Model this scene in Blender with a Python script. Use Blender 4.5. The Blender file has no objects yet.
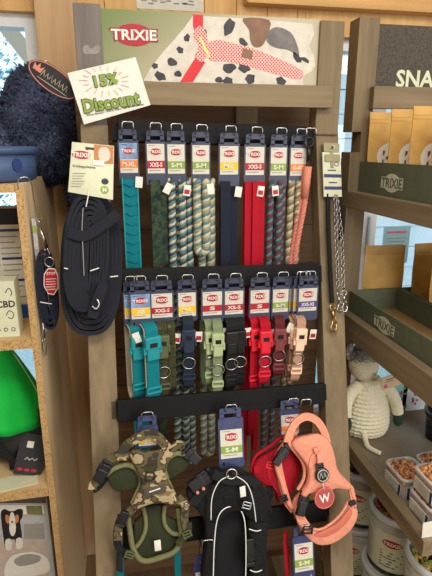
import bpy, bmesh, math, random
from mathutils import Vector, Matrix
random.seed(7)
SC = bpy.context.scene
COL = SC.collection
PI = math.pi

# ---------------------------------------------------------------- camera, world, light
F = 490.0; PITCH = math.radians(16); YAW = math.radians(11)
FW = Vector((math.sin(YAW)*math.cos(PITCH), math.cos(YAW)*math.cos(PITCH), -math.sin(PITCH)))
RT = Vector((math.cos(YAW), -math.sin(YAW), 0))
UP = RT.cross(FW)
EYE = Vector((0, 0, 1.5))
cam_d = bpy.data.cameras.new('camera'); cam = bpy.data.objects.new('camera', cam_d); COL.objects.link(cam)
cam_d.sensor_fit = 'HORIZONTAL'; cam_d.sensor_width = 36; cam_d.lens = F/432*36
cam_d.clip_start = 0.02
m3 = Matrix((RT, UP, -FW)).transposed()
cam.matrix_world = Matrix.Translation(EYE) @ m3.to_4x4()
SC.camera = cam

SC.view_settings.view_transform = 'Standard'
SC.view_settings.look = 'None'
SC.view_settings.gamma = 1
SC.view_settings.use_curve_mapping = False
SC.view_settings.exposure = 0.0

world = bpy.data.worlds.new('daylight'); SC.world = world; world.use_nodes = True
bg = world.node_tree.nodes['Background']
bg.inputs[0].default_value = (0.70, 0.86, 1.0, 1); bg.inputs[1].default_value = 2.0

def area(name, loc, target, sx, sy, power, color):
    l = bpy.data.lights.new(name, 'AREA'); l.shape = 'RECTANGLE'; l.size = sx; l.size_y = sy
    l.energy = power; l.color = color
    o = bpy.data.objects.new(name, l); COL.objects.link(o); o.location = loc
    o.rotation_euler = (Vector(target)-Vector(loc)).to_track_quat('-Z', 'Y').to_euler()
    return o
area('ceiling_and_fill_lamp', (0.1, -0.15, 2.52), (0.15, 0.25, 0), 1.2, 0.6, 30, (1.0, 0.95, 0.86))
area('front_fill_light', (1.35, -2.1, 1.4), (-.1, 1.2, 0.9), 2.2, 1.7, 50, (0.96, 0.98, 1.0))  # added soft fill behind the camera; the front wall has no window
area('ceiling_and_fill_lamp', (1.9, 0.2, 2.52), (0.1, 1.2, 0.7), 0.8, 0.8, 16, (1.0, 0.95, 0.86))  # added fill lamp, meant to brighten the left unit's side panel
area('ceiling_and_fill_lamp', (1.45, -1.25, 2.52), (0.0, 1.1, 0.8), 1.4, 0.9, 34, (1.0, 0.95, 0.86))  # unseen lamp, shifted right and strengthened to reach the left unit's side panel

def ray(px, py): return FW + RT*((px-216)/F) - UP*((py-288)/F)
FRAME = None                            # (thing, a, w, c): set while building things that lie along the leaning stand
def at(px, py, Y):                      # a point seen at px, py on the upright plane that stands Y metres away
    if FRAME:
        t, a0, w0, c0 = FRAME; L = t.location; a, c = SA(px, py, Y-L.y+w0)
        return Vector((a-a0+L.x, Y, c-c0+L.z))
    r = ray(px, py); return EYE + r*(Y/r.y)
def atX(px, py, X):
    r = ray(px, py); return EYE + r*(X/r.x)

# ---------------------------------------------------------------- materials
def lin(c):
    out = []
    for v in c:
        v /= 255.0
        out.append(v/12.92 if v <= .04045 else ((v+.055)/1.055)**2.4)
    return (*out, 1)
def base(name):
    m = bpy.data.materials.new(name); m.use_nodes = True
    nt = m.node_tree; b = nt.nodes['Principled BSDF']
    return m, nt, b
def coords(nt, scale=(1,1,1)):
    tc = nt.nodes.new('ShaderNodeTexCoord'); mp = nt.nodes.new('ShaderNodeMapping')
    mp.inputs['Scale'].default_value = scale
    nt.links.new(tc.outputs['Object'], mp.inputs['Vector'])
    return mp.outputs['Vector']
def ramp(nt, fac, stops, const=False):
    r = nt.nodes.new('ShaderNodeValToRGB'); cr = r.color_ramp
    if const: cr.interpolation = 'CONSTANT'
    while len(cr.elements) < len(stops): cr.elements.new(0.5)
    for e, (p, c) in zip(cr.elements, stops): e.position = p; e.color = lin(c)
    nt.links.new(fac, r.inputs[0]); return r.outputs[0]
def noise(nt, vec, scale, detail=4, rough=.55):
    n = nt.nodes.new('ShaderNodeTexNoise'); n.inputs['Scale'].default_value = scale
    n.inputs['Detail'].default_value = detail; n.inputs['Roughness'].default_value = rough
    nt.links.new(vec, n.inputs['Vector']); return n.outputs['Fac']
def bump(nt, b, fac, strength, dist=.002):
    n = nt.nodes.new('ShaderNodeBump'); n.inputs['Strength'].default_value = strength
    n.inputs['Distance'].default_value = dist
    nt.links.new(fac, n.inputs['Height']); nt.links.new(n.outputs[0], b.inputs['Normal'])
def plain(name, c, rough=.6, var=.10, scale=60, bmp=.0, metal=0, spec=.4):
    m, nt, b = base(name)
    b.inputs['Roughness'].default_value = rough; b.inputs['Metallic'].default_value = metal
    b.inputs['Specular IOR Level'].default_value = spec
    v = coords(nt); f = noise(nt, v, scale)
    lo = tuple(max(0, x*(1-var)) for x in c); hi = tuple(min(255, x*(1+var)) for x in c)
    nt.links.new(ramp(nt, f, [(.3, lo), (.7, hi)]), b.inputs['Base Color'])
    if bmp: bump(nt, b, f, bmp)
    return m
def wood(name, c1, c2, axis='z', grain=1.0, rough=.65):
    m, nt, b = base(name); b.inputs['Roughness'].default_value = rough
    b.inputs['Specular IOR Level'].default_value = .25
    s = {'x': (3, 45, 45), 'y': (45, 3, 45), 'z': (45, 45, 3)}[axis]
    v = coords(nt, tuple(k*grain for k in s))
    f = noise(nt, v, 1.0, 6, .6)
    f2 = noise(nt, coords(nt, tuple(k*.16*grain for k in s)), 1.0, 3)
    mx = nt.nodes.new('ShaderNodeMath'); mx.operation = 'MULTIPLY_ADD'
    mx.inputs[1].default_value = .6; nt.links.new(f, mx.inputs[0])
    ml = nt.nodes.new('ShaderNodeMath'); ml.operation = 'MULTIPLY'; ml.inputs[1].default_value = .4
    nt.links.new(f2, ml.inputs[0]); nt.links.new(ml.outputs[0], mx.inputs[2])
    nt.links.new(ramp(nt, mx.outputs[0], [(.36, c1), (.64, c2)]), b.inputs['Base Color'])
    bump(nt, b, f, .12)
    return m
def speckle(name, stops, scale, bmp=.2, rough=.8):
    m, nt, b = base(name); b.inputs['Roughness'].default_value = rough
    b.inputs['Specular IOR Level'].default_value = .2
    f = noise(nt, coords(nt), scale, 3, .7)
    nt.links.new(ramp(nt, f, stops), b.inputs['Base Color']); bump(nt, b, f, bmp)
    return m
def weave(name, c, c2, scale=700, rough=.75):
    m, nt, b = base(name); b.inputs['Roughness'].default_value = rough
    b.inputs['Specular IOR Level'].default_value = .2
    w = nt.nodes.new('ShaderNodeTexChecker'); w.inputs['Scale'].default_value = scale
    w.inputs['Color1'].default_value = lin(c); w.inputs['Color2'].default_value = lin(c2)
    nt.links.new(coords(nt), w.inputs['Vector'])
    nt.links.new(w.outputs[0], b.inputs['Base Color']); bump(nt, b, w.outputs[1], .3, .001)
    return m
def camo(name):
    m, nt, b = base(name); b.inputs['Roughness'].default_value = .8
    f = noise(nt, coords(nt, (1.0, 1.0, 1.5)), 26, 2.5, .5)
    nt.links.new(ramp(nt, f, [(0, (46,42,32)), (.40, (92,82,50)), (.49, (66,50,38)), (.535, (168,150,112)), (.62, (120,100,66))], True), b.inputs['Base Color'])
    return m
def glassy(name, tint=(245,250,252), gl=.07, rough=.03):
    m, nt, b = base(name)
    t = nt.nodes.new('ShaderNodeBsdfTransparent'); t.inputs[0].default_value = lin(tint)
    g = nt.nodes.new('ShaderNodeBsdfGlossy'); g.inputs['Roughness'].default_value = rough
    mx = nt.nodes.new('ShaderNodeMixShader'); mx.inputs[0].default_value = gl
    nt.links.new(t.outputs[0], mx.inputs[1]); nt.links.new(g.outputs[0], mx.inputs[2])
    nt.links.new(mx.outputs[0], nt.nodes['Material Output'].inputs[0])
    return m
def milky(name, c, amount):             # translucent plastic tub wall
    m, nt, b = base(name); b.inputs['Roughness'].default_value = .25
    b.inputs['Base Color'].default_value = lin(c)
    t = nt.nodes.new('ShaderNodeBsdfTransparent'); mx = nt.nodes.new('ShaderNodeMixShader')
    mx.inputs[0].default_value = amount
    nt.links.new(t.outputs[0], mx.inputs[1]); nt.links.new(b.outputs[0], mx.inputs[2])
    nt.links.new(mx.outputs[0], nt.nodes['Material Output'].inputs[0])
    return m

def banner_mat():                       # blurred meadow background printed on the banner
    m, nt, b = base('banner_print'); b.inputs['Roughness'].default_value = .55
    v = coords(nt); sp = nt.nodes.new('ShaderNodeSeparateXYZ'); nt.links.new(v, sp.inputs[0])
    a = nt.nodes.new('ShaderNodeMath'); a.operation = 'MULTIPLY_ADD'; a.inputs[1].default_value = -1.4
    nt.links.new(sp.outputs['Z'], a.inputs[0]); nt.links.new(sp.outputs['X'], a.inputs[2])
    mr = nt.nodes.new('ShaderNodeMapRange'); mr.inputs['From Min'].default_value = -1.4*1.79-.24; mr.inputs['From Max'].default_value = -1.4*1.65-.02
    nt.links.new(a.outputs[0], mr.inputs['Value'])
    nt.links.new(ramp(nt, mr.outputs[0], [(.12, (112,128,72)), (.5, (150,148,112)), (.8, (182,172,146))]), b.inputs['Base Color'])
    return m
M = dict(
    taupe_z=wood('stained_wood_upright', (108,93,71), (141,123,95), 'z'),
    taupe_x=wood('stained_wood_across', (108,93,71), (141,123,95), 'x'),
    taupe_y=wood('stained_wood_deep', (112,97,74), (146,128,100), 'y'),
    grey_z=wood('grey_stained_wood', (108,100,96), (136,126,120), 'z'),
    plank=wood('brown_planks', (92,70,50), (126,98,72), 'x'),
    pine_z=wood('pine_boards', (196,150,92), (226,184,124), 'z', .7),
    pine_x=wood('pine_beam', (192,146,88), (224,180,118), 'x', .7),
    oak_z=wood('oak_trim', (186,150,110), (214,180,138), 'z', .8),
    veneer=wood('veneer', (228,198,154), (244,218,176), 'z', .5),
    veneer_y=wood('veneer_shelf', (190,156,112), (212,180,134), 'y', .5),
    chip=speckle('chipboard', [(.3, (104,74,42)), (.45, (178,140,90)), (.6, (206,172,120)), (.75, (140,104,62))], 330),
    black_metal=plain('black_metal', (15,15,17), .65, .1, spec=.2),
    hole=plain('hole_black', (8,8,9), .9, .0),
    chrome=plain('chrome', (176,176,176), .25, .02, metal=1),
    brass=plain('brass', (190,160,100), .3, .03, metal=1),
    hanger=plain('slate_plastic', (60,66,88), .45, .04),
    hanger_blue=plain('blue_plastic', (50,60,102), .45, .04),
    paper=plain('label_paper', (208,204,190), .6, .02),
    cream=plain('cream_card', (208,210,180), .6, .02),
    red=plain('label_red', (176,24,44), .5, .03),
    dkred=plain('label_dark_red', (150,20,40), .5, .03),
    green=plain('label_green', (134,160,60), .5, .03),
    yellow=plain('label_yellow', (240,190,30), .5, .03),
    orange=plain('label_orange', (232,130,50), .5, .03),
    purple=plain('label_purple', (82,60,140), .5, .03),
    white=plain('white_print', (226,224,212), .5, .01),
    ink=plain('dark_ink', (50,48,50), .6, .03),
    inkgrey=plain('grey_ink', (140,138,130), .6, .03),
    navyprint=plain('navy_print', (40,56,110), .5, .03),
    skyprint=plain('photo_print', (120,150,190), .5, .2, 40),
    teal=weave('teal_webbing', (8,124,134), (8,106,118), 500),
    teal_pl=plain('teal_plastic', (21,142,151), .4, .04),
    lining=weave('cream_lining', (206,196,170), (190,180,154)),
    dkgreen=speckle('green_camo_webbing', [(.35, (26,38,36)), (.5, (44,62,50)), (.62, (70,80,56)), (.7, (40,44,40))], 70),
    olivecamo=speckle('olive_camo_webbing', [(.35, (30,34,24)), (.47, (66,70,42)), (.56, (48,48,32)), (.68, (98,94,62))], 90),
    olive_pl=plain('olive_plastic', (86,93,62), .45, .05),
    navy=weave('navy_webbing', (34,40,56), (26,30,44)),
    petrol=weave('petrol_webbing', (34,48,58), (26,38,48)),
    navy_pl=plain('navy_plastic', (39,50,75), .4, .05),
    sage=weave('sage_webbing', (132,146,110), (112,126,92)),
    sage_pl=plain('sage_plastic', (174,189,144), .42, .05),
    coil=weave('blue_black_webbing', (34,36,46), (24,26,34)),
    black=weave('black_webbing', (34,34,37), (24,24,27)),
    black_pl=plain('black_plastic', (26,26,28), .35, .05),
    blacknyl=speckle('black_padded_nylon', [(.35, (15,15,17)), (.65, (32,32,35))], 200, .3),
    tagred=plain('salmon_tag', (176,70,70), .5, .03), khaki=plain('khaki_plastic', (150,142,106), .5, .04),
    redweb=weave('red_webbing', (184,20,42), (160,14,34)),
    red_pl=plain('red_plastic', (221,32,53), .4, .05),
    maroon=weave('maroon_webbing', (104,44,48), (86,34,40)),
    maroon_pl=plain('maroon_plastic', (126,62,64), .4, .05),
    beige=weave('rose_beige_webbing', (190,150,124), (166,128,104)),
    beige_pl=plain('rose_beige_plastic', (250,207,176), .45, .05),
    r_cream=plain('cream_cord', (194,188,162), .8, .08, 200, .3),
    r_teal=plain('teal_cord', (92,124,128), .8, .1, 200, .3),
    r_navy=plain('navy_cord', (62,76,84), .8, .1, 200, .3),
    r_olive=plain('olive_cord', (150,148,116), .8, .1, 200, .3),
    r_maroon=plain('maroon_cord', (112,44,54), .8, .1, 200, .3),
    r_brown=plain('brown_cord', (130,104,74), .8, .1, 200, .3),
    r_pink=plain('coral_cord', (212,132,114), .8, .06, 200, .3),
    camo=camo('camouflage_fabric'),
    olive=plain('olive_binding', (112,112,74), .8, .08, 150, .2),
    mesh=weave('dark_green_mesh', (58,62,40), (40,44,30), 420),
    peach=plain('peach_padding', (226,148,122), .7, .05, 120, .15),
    peachdk=weave('peach_mesh', (214,126,102), (190,106,86), 420),
    redmesh=weave('red_mesh', (170,20,38), (136,14,30), 360),
    reflect=plain('reflective_piping', (226,226,222), .3, .02),
    slate=speckle('slate_board', [(.35, (70,64,58)), (.65, (92,86,78))], 180),
    carton=plain('dark_green_carton', (96,102,82), .75, .05, 30),
    cartonin=plain('brown_carton_inside', (170,134,84), .8, .05, 30),
    kraft=plain('kraft_paper', (206,162,86), .55, .06, 25, .25),
    kraftdk=plain('kraft_fold', (190,146,76), .55, .06, 25, .25),
    tagpaper=plain('tag_card', (226,200,164), .7, .03),
    yarn=plain('cream_yarn', (244,236,206), .9, .05, 300, .4),
    greyyarn=speckle('grey_yarn', [(.4, (120,124,132)), (.6, (196,190,176))], 120),
    greenyarn=plain('dark_green_yarn', (44,66,56), .9, .1, 300, .4),
    shelf=plain('taupe_shelf_board', (136,122,104), .7, .07, 8),
    tub=milky('clear_tub', (228,230,230), .35),
    tubrim=milky('clear_tub_rim', (226,228,230), .6),
    bucket=milky('bucket_plastic', (214,212,200), .5),
    blueplastic=plain('blue_grey_plastic', (66,86,122), .4, .03),
    plush=speckle('dark_plush', [(.35, (44,50,70)), (.6, (74,82,108)), (.72, (128,134,156))], 160, .5),  # fur colour lightened towards blue to carry the haze over the bed
    greencloth=plain('green_fabric', (0,176,62), .75, .05, 30),
    dkmesh=weave('charcoal_mesh', (58,58,60), (38,38,40), 300),
    blackcard=plain('black_card', (30,30,34), .5, .04),
    bluebox=plain('blue_print', (40,86,170), .5, .04),
    greyprint=plain('grey_print', (168,168,170), .6, .05),
    floorprint=plain('floor_print', (176,160,146), .6, .04),
    burst=plain('pale_red_print', (214,140,134), .6, .03), smear=plain('pale_paint', (150,142,136), .8, .08, 90),
    tan=plain('tan_print', (186,120,70), .6, .05),
    pink=plain('pink_print', (222,90,140), .6, .05),
    bgreen=plain('banner_green', (132,140,92), .6, .06, 6),
    bbeige=banner_mat(),
    dogwhite=plain('print_white_coat', (206,200,186), .6, .05, 40),
    dogspot=plain('print_spot', (58,54,60), .6, .15, 50),
    dogspot2=plain('print_grey_spot', (110,104,102), .6, .15, 40),
    dogear=plain('print_brown_ear', (128,94,74), .6, .1, 40),
    printred=plain('print_red', (206,44,52), .6, .05),
    winframe=plain('white_window_frame', (226,230,234), .5, .02),
    glass=glassy('window_glass'),
    plaster=plain('plaster', (206,198,186), .9, .03),
    floor=wood('floor_boards', (120,96,70), (150,122,92), 'y', .5),
    leafa=plain('pale_leaves', (60,138,170), .7, .2),
    leafb=plain('bright_leaves', (190,220,226), .7, .15),
    bark=plain('bark', (120,110,104), .9, .2),
    siding=plain('pale_siding', (222,234,240), .7, .03),
    grass=plain('grass', (170,190,190), .9, .2),
    mint=plain('mint_paper', (150,196,206), .7, .02),
)
def treat_mat(n, c): return plain(n, c, .85, .15, 150, .3)
M['treat1'] = treat_mat('treat_brown', (168,116,76)); M['treat2'] = treat_mat('treat_orange', (206,146,96)); M['treat3'] = treat_mat('treat_dark', (104,72,52))
M['cook1'] = treat_mat('cookie_yellow', (200,170,90)); M['cook2'] = treat_mat('cookie_green', (132,150,70)); M['cook3'] = treat_mat('cookie_dark', (84,56,44)); M['cook4'] = treat_mat('cookie_red', (180,96,62))

def rope_checked(name, c1, c2):
    return weave(name, c1, c2, 260)
M['printrope'] = rope_checked('print_red_rope', (206,60,66), (236,210,200))

# ---------------------------------------------------------------- mesh building
class MB:
    def __init__(s): s.v = []; s.f = []; s.m = []; s.s = []
    def add(s, vs, fs, mi=0, smooth=False):
        o = len(s.v); s.v += [tuple(v) for v in vs]
        for f in fs: s.f.append([i+o for i in f]); s.m.append(mi); s.s.append(smooth)
    def box(s, x0, x1, y0, y1, z0, z1, mi=0, b=0):
        if b: return s.bbox(x0, x1, y0, y1, z0, z1, b, mi)
        vs = [(x, y, z) for x in (x0, x1) for y in (y0, y1) for z in (z0, z1)]
        s.add(vs, [(0,1,3,2), (4,6,7,5), (0,4,5,1), (2,3,7,6), (0,2,6,4), (1,5,7,3)], mi)
        return s
    def bbox(s, x0, x1, y0, y1, z0, z1, b, mi=0):     # box with bevelled edges
        bm = bmesh.new(); bmesh.ops.create_cube(bm, size=1)
        for v in bm.verts:
            v.co = Vector(((x0+x1)/2+v.co.x*(x1-x0), (y0+y1)/2+v.co.y*(y1-y0), (z0+z1)/2+v.co.z*(z1-z0)))
        bmesh.ops.bevel(bm, geom=bm.edges[:], offset=b, segments=2, affect='EDGES', profile=.6)
        bm.verts.index_update(); s.add([v.co.copy() for v in bm.verts], [[v.index for v in f.verts] for f in bm.faces], mi)
        bm.free(); return s
    def xform(s, mat):
        s.v = [tuple(mat @ Vector(v)) for v in s.v]; return s
    def merge(s, o, mat=None):
        k = len(s.v); s.v += [tuple(mat @ Vector(v)) if mat else v for v in o.v]
        s.f += [[i+k for i in f] for f in o.f]; s.m += o.m; s.s += o.s; return s
    def sweep(s, path, prof, side=None, closed=False, mi=0, smooth=True, scale=None):
        P = [Vector(p) for p in path]; n = len(P); k = len(prof); vs = []
        prev = None
        for i, p in enumerate(P):
            a = P[i-1] if (i > 0 or closed) else P[i]
            b = P[(i+1) % n] if (i < n-1 or closed) else P[i]
            t = (b-a)
            t = t.normalized() if t.length > 1e-9 else Vector((0,0,1))
            if callable(side): sd = Vector(side(t))
            elif side is not None: sd = Vector(side)
            elif prev is not None: sd = prev
            else: sd = Vector((1,0,0)) if abs(t.x) < .9 else Vector((0,1,0))
            sd = sd - t*sd.dot(t)
            if sd.length < 1e-6: sd = t.orthogonal()
            sd.normalize(); prev = sd; nn = t.cross(sd)
            q = scale(i/(n-1)) if scale else 1
            for (u, w) in prof: vs.append(p + sd*u*q + nn*w*q)
        fs = []
        for i in range(n if closed else n-1):
            j = (i+1) % n
            for c in range(k):
                d = (c+1) % k; fs.append((i*k+c, i*k+d, j*k+d, j*k+c))
        if not closed: fs += [list(range(k))[::-1], [(n-1)*k+c for c in range(k)]]
        s.add(vs, fs, mi, smooth); return s
    def tube(s, path, r, seg=8, closed=False, mi=0, scale=None, side=None):
        return s.sweep(path, [(r*math.cos(2*PI*i/seg), r*math.sin(2*PI*i/seg)) for i in range(seg)], side, closed, mi, True, scale)
    def ribbon(s, path, w, t, side, closed=False, mi=0):
        return s.sweep(path, [(-w/2,-t/2), (w/2,-t/2), (w/2,t/2), (-w/2,t/2)], side, closed, mi, False)
    def strap(s, path, w, t, closed=False, mi=0):     # lies in the picture of its plane, broad side to -Y
        return s.ribbon(path, w, t, lambda t_: t_.cross(Vector((0,1,0))), closed, mi)
    def prism(s, pts, y0, y1, mi=0, r=0, fn=None, smooth=False):   # pts (x,z); front at y0 (nearer), back at y1
        n = len(pts); a = sum(pts[i][0]*pts[(i+1)%n][1]-pts[(i+1)%n][0]*pts[i][1] for i in range(n))
        if a < 0: pts = pts[::-1]
        rings = [(0, y1), (0, y0)] if not r else [(0, y1), (0, y0+r), (r*.35, y0+r*.35), (r, y0)]
        vs = []
        for ins, y in rings:
            for i in range(n):
                p = Vector(pts[i]); e1 = p-Vector(pts[i-1]); e2 = Vector(pts[(i+1) % n])-p
                q = p
                if ins:
                    nn = Vector((-e1.y, e1.x)).normalized()+Vector((-e2.y, e2.x)).normalized()
                    q = p + (nn.normalized() if nn.length > 1e-6 else nn)*ins
                vs.append((q.x, y + (fn(q.x, q.y) if fn else 0), q.y))
        fs = []
        for k in range(len(rings)-1):
            for i in range(n):
                j = (i+1) % n; fs.append((k*n+i, k*n+j, (k+1)*n+j, (k+1)*n+i))
        s.add(vs, fs, mi, smooth or bool(r))
        o = len(s.v)-len(vs)
        s.f.append([o+i for i in range(n)][::-1]); s.m.append(mi); s.s.append(False)
        s.f.append([o+(len(rings)-1)*n+i for i in range(n)]); s.m.append(mi); s.s.append(bool(r))
        return s
    def lathe(s, prof, c=(0,0,0), seg=32, mi=0, a0=0, a1=2*PI, sx=1, sy=1, smooth=True):
        full = abs(a1-a0-2*PI) < 1e-6; n = seg if full else seg+1; vs = []
        for i in range(n):
            a = a0+(a1-a0)*i/seg
            for r, z in prof: vs.append((c[0]+r*math.cos(a)*sx, c[1]+r*math.sin(a)*sy, c[2]+z))
        k = len(prof); fs = []
        for i in range(seg):
            j = (i+1) % n
            for q in range(k-1): fs.append((i*k+q, j*k+q, j*k+q+1, i*k+q+1))
        s.add(vs, fs, mi, smooth); return s
    def ell(s, c, r, nu=20, nv=12, mi=0, fn=None):
        vs = []; fs = []
        for j in range(nv+1):
            t = PI*j/nv
            for i in range(nu):
                a = 2*PI*i/nu; d = Vector((math.sin(t)*math.cos(a), math.sin(t)*math.sin(a), math.cos(t)))
                k = fn(a, t) if fn else 1
                vs.append((c[0]+d.x*r[0]*k, c[1]+d.y*r[1]*k, c[2]+d.z*r[2]*k))
        for j in range(nv):
            for i in range(nu):
                q = (i+1) % nu; fs.append((j*nu+i, (j+1)*nu+i, (j+1)*nu+q, j*nu+q))
        s.add(vs, fs, mi, True); return s
    def torus(s, c, R, r, axis='y', nu=20, nv=6, mi=0, sz=1):
        pts = []
        for i in range(nu):
            a = 2*PI*i/nu; u, w = R*math.cos(a), R*math.sin(a)*sz
            pts.append(Vector(c)+Vector({'y': (u,0,w), 'x': (0,u,w), 'z': (u,w,0)}[axis]))
        return s.tube(pts, r, nv, True, mi, side={'y': (0,1,0), 'x': (1,0,0), 'z': (0,0,1)}[axis])
    def rope(s, path, R, pitch, mats, seg=5):
        P = resample(path, pitch/9); n = len(mats)
        sd = None; fr = []
        for i, p in enumerate(P):
            t = (P[min(i+1, len(P)-1)]-P[max(i-1, 0)]).normalized()
            if sd is None: sd = t.orthogonal()
            sd = (sd - t*sd.dot(t)).normalized(); fr.append((p, sd.copy(), t.cross(sd)))
        for k, mi in enumerate(mats):
            s.tube([p + (a*math.cos(2*PI*(i/9+k/n))+b*math.sin(2*PI*(i/9+k/n)))*R*.5 for i, (p, a, b) in enumerate(fr)], R*.56, seg, False, mi)
        return s

def resample(path, step):
    P = [Vector(p) for p in path]; out = [P[0]]; acc = 0
    for a, b in zip(P, P[1:]):
        d = (b-a).length
        if d < 1e-9: continue
        x = step-acc
        while x <= d: out.append(a+(b-a)*(x/d)); x += step
        acc = d-(x-step)
    return out
def spline(pts, n=6, closed=False):
    P = [Vector(p) for p in pts]; k = len(P); out = []
    for i in range(k if closed else k-1):
        g = lambda j: P[j % k] if closed else P[max(0, min(k-1, j))]
        p0, p1, p2, p3 = g(i-1), g(i), g(i+1), g(i+2)
        for q in range(n):
            t = q/n
            out.append(.5*((2*p1)+(p2-p0)*t+(2*p0-5*p1+4*p2-p3)*t*t+(3*p1-p0-3*p2+p3)*t**3))
    if not closed: out.append(P[-1])
    return out

_txt = {}
def glyphs(s, fat=.026):
    if (s, fat) not in _txt:
        c = bpy.data.curves.new('t', 'FONT'); c.body = s; c.size = 1; c.offset = fat; c.resolution_u = 2
        c.align_x = 'CENTER'
        o = bpy.data.objects.new('t', c); COL.objects.link(o)
        me = bpy.data.meshes.new_from_object(o.evaluated_get(bpy.context.evaluated_depsgraph_get()))
        vs = [v.co.copy() for v in me.vertices]; fs = [list(p.vertices) for p in me.polygons]
        x0, x1 = min(v.x for v in vs), max(v.x for v in vs); y0, y1 = min(v.y for v in vs), max(v.y for v in vs)
        vs = [((v.x-(x0+x1)/2)/(x1-x0), (v.y-(y0+y1)/2)/(y1-y0)) for v in vs]
        bpy.data.objects.remove(o); bpy.data.meshes.remove(me); bpy.data.curves.remove(c)
        _txt[s, fat] = (vs, fs)
    return _txt[s, fat]
def text(mb, s, w, h, place, mi=0, fat=.026):     # flat lettering, w by h metres; place maps (u, v) to a point
    vs, fs = glyphs(s, fat); mb.add([place(u*w, v*h) for u, v in vs], fs, mi); return mb
def front(cx, y, cz, rot=0):
    c, s = math.cos(rot), math.sin(rot)
    return lambda u, v: (cx+u*c-v*s, y, cz+u*s+v*c)

def obj(name, mb, mats, parent=None, world_xyz=False):
    me = bpy.data.meshes.new(name); vs = mb.v
    if world_xyz and parent is not None:
        r = parent
        while r.parent: r = r.parent
        off = Vector(r.location); vs = [tuple(Vector(v)-off) for v in vs]
    me.from_pydata(vs, [], mb.f)
    if not isinstance(mats, (list, tuple)): mats = [mats]
    for m in mats: me.materials.append(M[m] if isinstance(m, str) else m)
    me.polygons.foreach_set('material_index', mb.m); me.polygons.foreach_set('use_smooth', mb.s)
    bm = bmesh.new(); bm.from_mesh(me); bmesh.ops.recalc_face_normals(bm, faces=bm.faces); bm.to_mesh(me); bm.free()
    me.update()
    o = bpy.data.objects.new(name, me); COL.objects.link(o)
    if parent is not None: o.parent = parent
    return o
def tag(o, label=None, cat=None, group=None, kind=None):
    if label: o['label'] = label
    if cat: o['category'] = cat
    if group: o['group'] = group
    if kind: o['kind'] = kind
    return o
def thing(name, loc, label, cat, group=None, rz=0):
    o = bpy.data.objects.new(name, None); COL.objects.link(o); o.empty_display_size = .03
    o.location = loc; o.rotation_euler = (0, 0, rz); return tag(o, label, cat, group)
def struct(name, mb, mats, parent=None, label=None):
    o = obj(name, mb, mats, parent)
    if parent is None: tag(o, label, None, None, 'structure')
    return o
def copy_tree(o, parent=None):
    c = o.copy(); COL.objects.link(c); c.parent = parent
    for ch in list(o.children): copy_tree(ch, c)
    return c
def xz(pts, Y): return [((p := at(a, b, Y)).x, p.z) for a, b in pts]
def flat(name, pts, Y, mat, parent, t=.0008, smooth=0, kind=None):     # a flat printed shape on the upright plane at Y
    q = xz(pts, Y)
    if smooth: q = [tuple(v) for v in spline(q, smooth, True)]
    return obj(name, MB().prism(q, Y-t, Y), mat, parent, True)
def oval(cx, cz, rx, rz, n=24, rot=0):
    c, s = math.cos(rot), math.sin(rot)
    return [(cx+rx*math.cos(2*PI*i/n)*c-rz*math.sin(2*PI*i/n)*s, cz+rx*math.cos(2*PI*i/n)*s+rz*math.sin(2*PI*i/n)*c) for i in range(n)]
def rrect(x0, x1, z0, z1, r, n=4):
    out = []
    for cx, cz, a in ((x1-r, z1-r, 0), (x0+r, z1-r, PI/2), (x0+r, z0+r, PI), (x1-r, z0+r, 1.5*PI)):
        out += [(cx+r*math.cos(a+PI/2*i/n), cz+r*math.sin(a+PI/2*i/n)) for i in range(n+1)]
    return out

# ---------------------------------------------------------------- the room
YW = 1.62                                             # face of the back wall
struct('floor', MB().box(-1.8, 2.6, -2.4, 1.75, -.05, 0), 'floor')
struct('ceiling', MB().box(-1.8, 2.6, -2.4, 1.75, 2.56, 2.62), 'plaster')
struct('wall_left', MB().box(-1.9, -1.8, -2.4, 1.75, 0, 2.56), 'plaster')
struct('wall_right', MB().box(2.6, 2.7, -2.4, 1.75, 0, 2.56), 'plaster')
struct('wall_front', MB().box(-1.8, 2.6, -2.5, -2.4, 0, 2.56), 'plaster')
b = MB()
b.box(-1.8, -.21, YW, 1.75, 0, .68); b.box(-1.8, -.21, YW, 1.75, 1.87, 2.56); b.box(-1.8, -1.25, YW, 1.75, .68, 1.87)
x = -.21
while x < .6:
    x2 = min(x+.098, .60); b.box(x+.001, x2-.001, YW, 1.66, 0, 2.56); x = x2
b.box(-.21, .60, 1.66, 1.75, 0, 2.56)
b.box(.60, 1.75, YW, 1.75, 0, .52); b.box(1.75, 2.6, YW, 1.75, 0, 2.56)
b.box(.60, 1.75, YW, 1.75, 1.84, 2.56)
struct('wall_back', b, 'pine_z')
struct('trim_1', MB().box(-.205, -.092, 1.585, YW, 0, 2.2, b=.003), 'oak_z')
struct('trim_2', MB().box(.40, 2.6, 1.575, YW, 1.912, 1.93, b=.003).box(.40, 2.6, 1.59, YW, 1.93, 1.99), 'pine_x')
def window(n, x0, x1, z0, z1, mulls):
    w = bpy.data.objects.new('window_%d' % n, None); COL.objects.link(w); w.location = (x0, 1.68, z0); w['kind'] = 'structure'
    W, H = x1-x0, z1-z0; f = MB()
    t = .035
    f.box(0, W, -.03, .03, 0, t); f.box(0, W, -.03, .03, H-t, H); f.box(0, t, -.03, .03, t, H-t); f.box(W-t, W, -.03, .03, t, H-t)
    for m_ in mulls: f.box(m_-x0-.028, m_-x0+.028, -.032, .03, t, H-t, b=.004)
    obj('frame', f, 'winframe', w)
    obj('glass_pane', MB().box(t, W-t, .008, .012, t, H-t), 'glass', w)
    obj('sill', MB().box(0, W, -.085, -.032, -.01, .012, b=.003), 'winframe', w)
    return w
window(1, -1.25, -.21, .68, 1.87, [-.62])
wr = window(2, .60, 1.75, .52, 1.84, [.893, 1.42])
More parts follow.
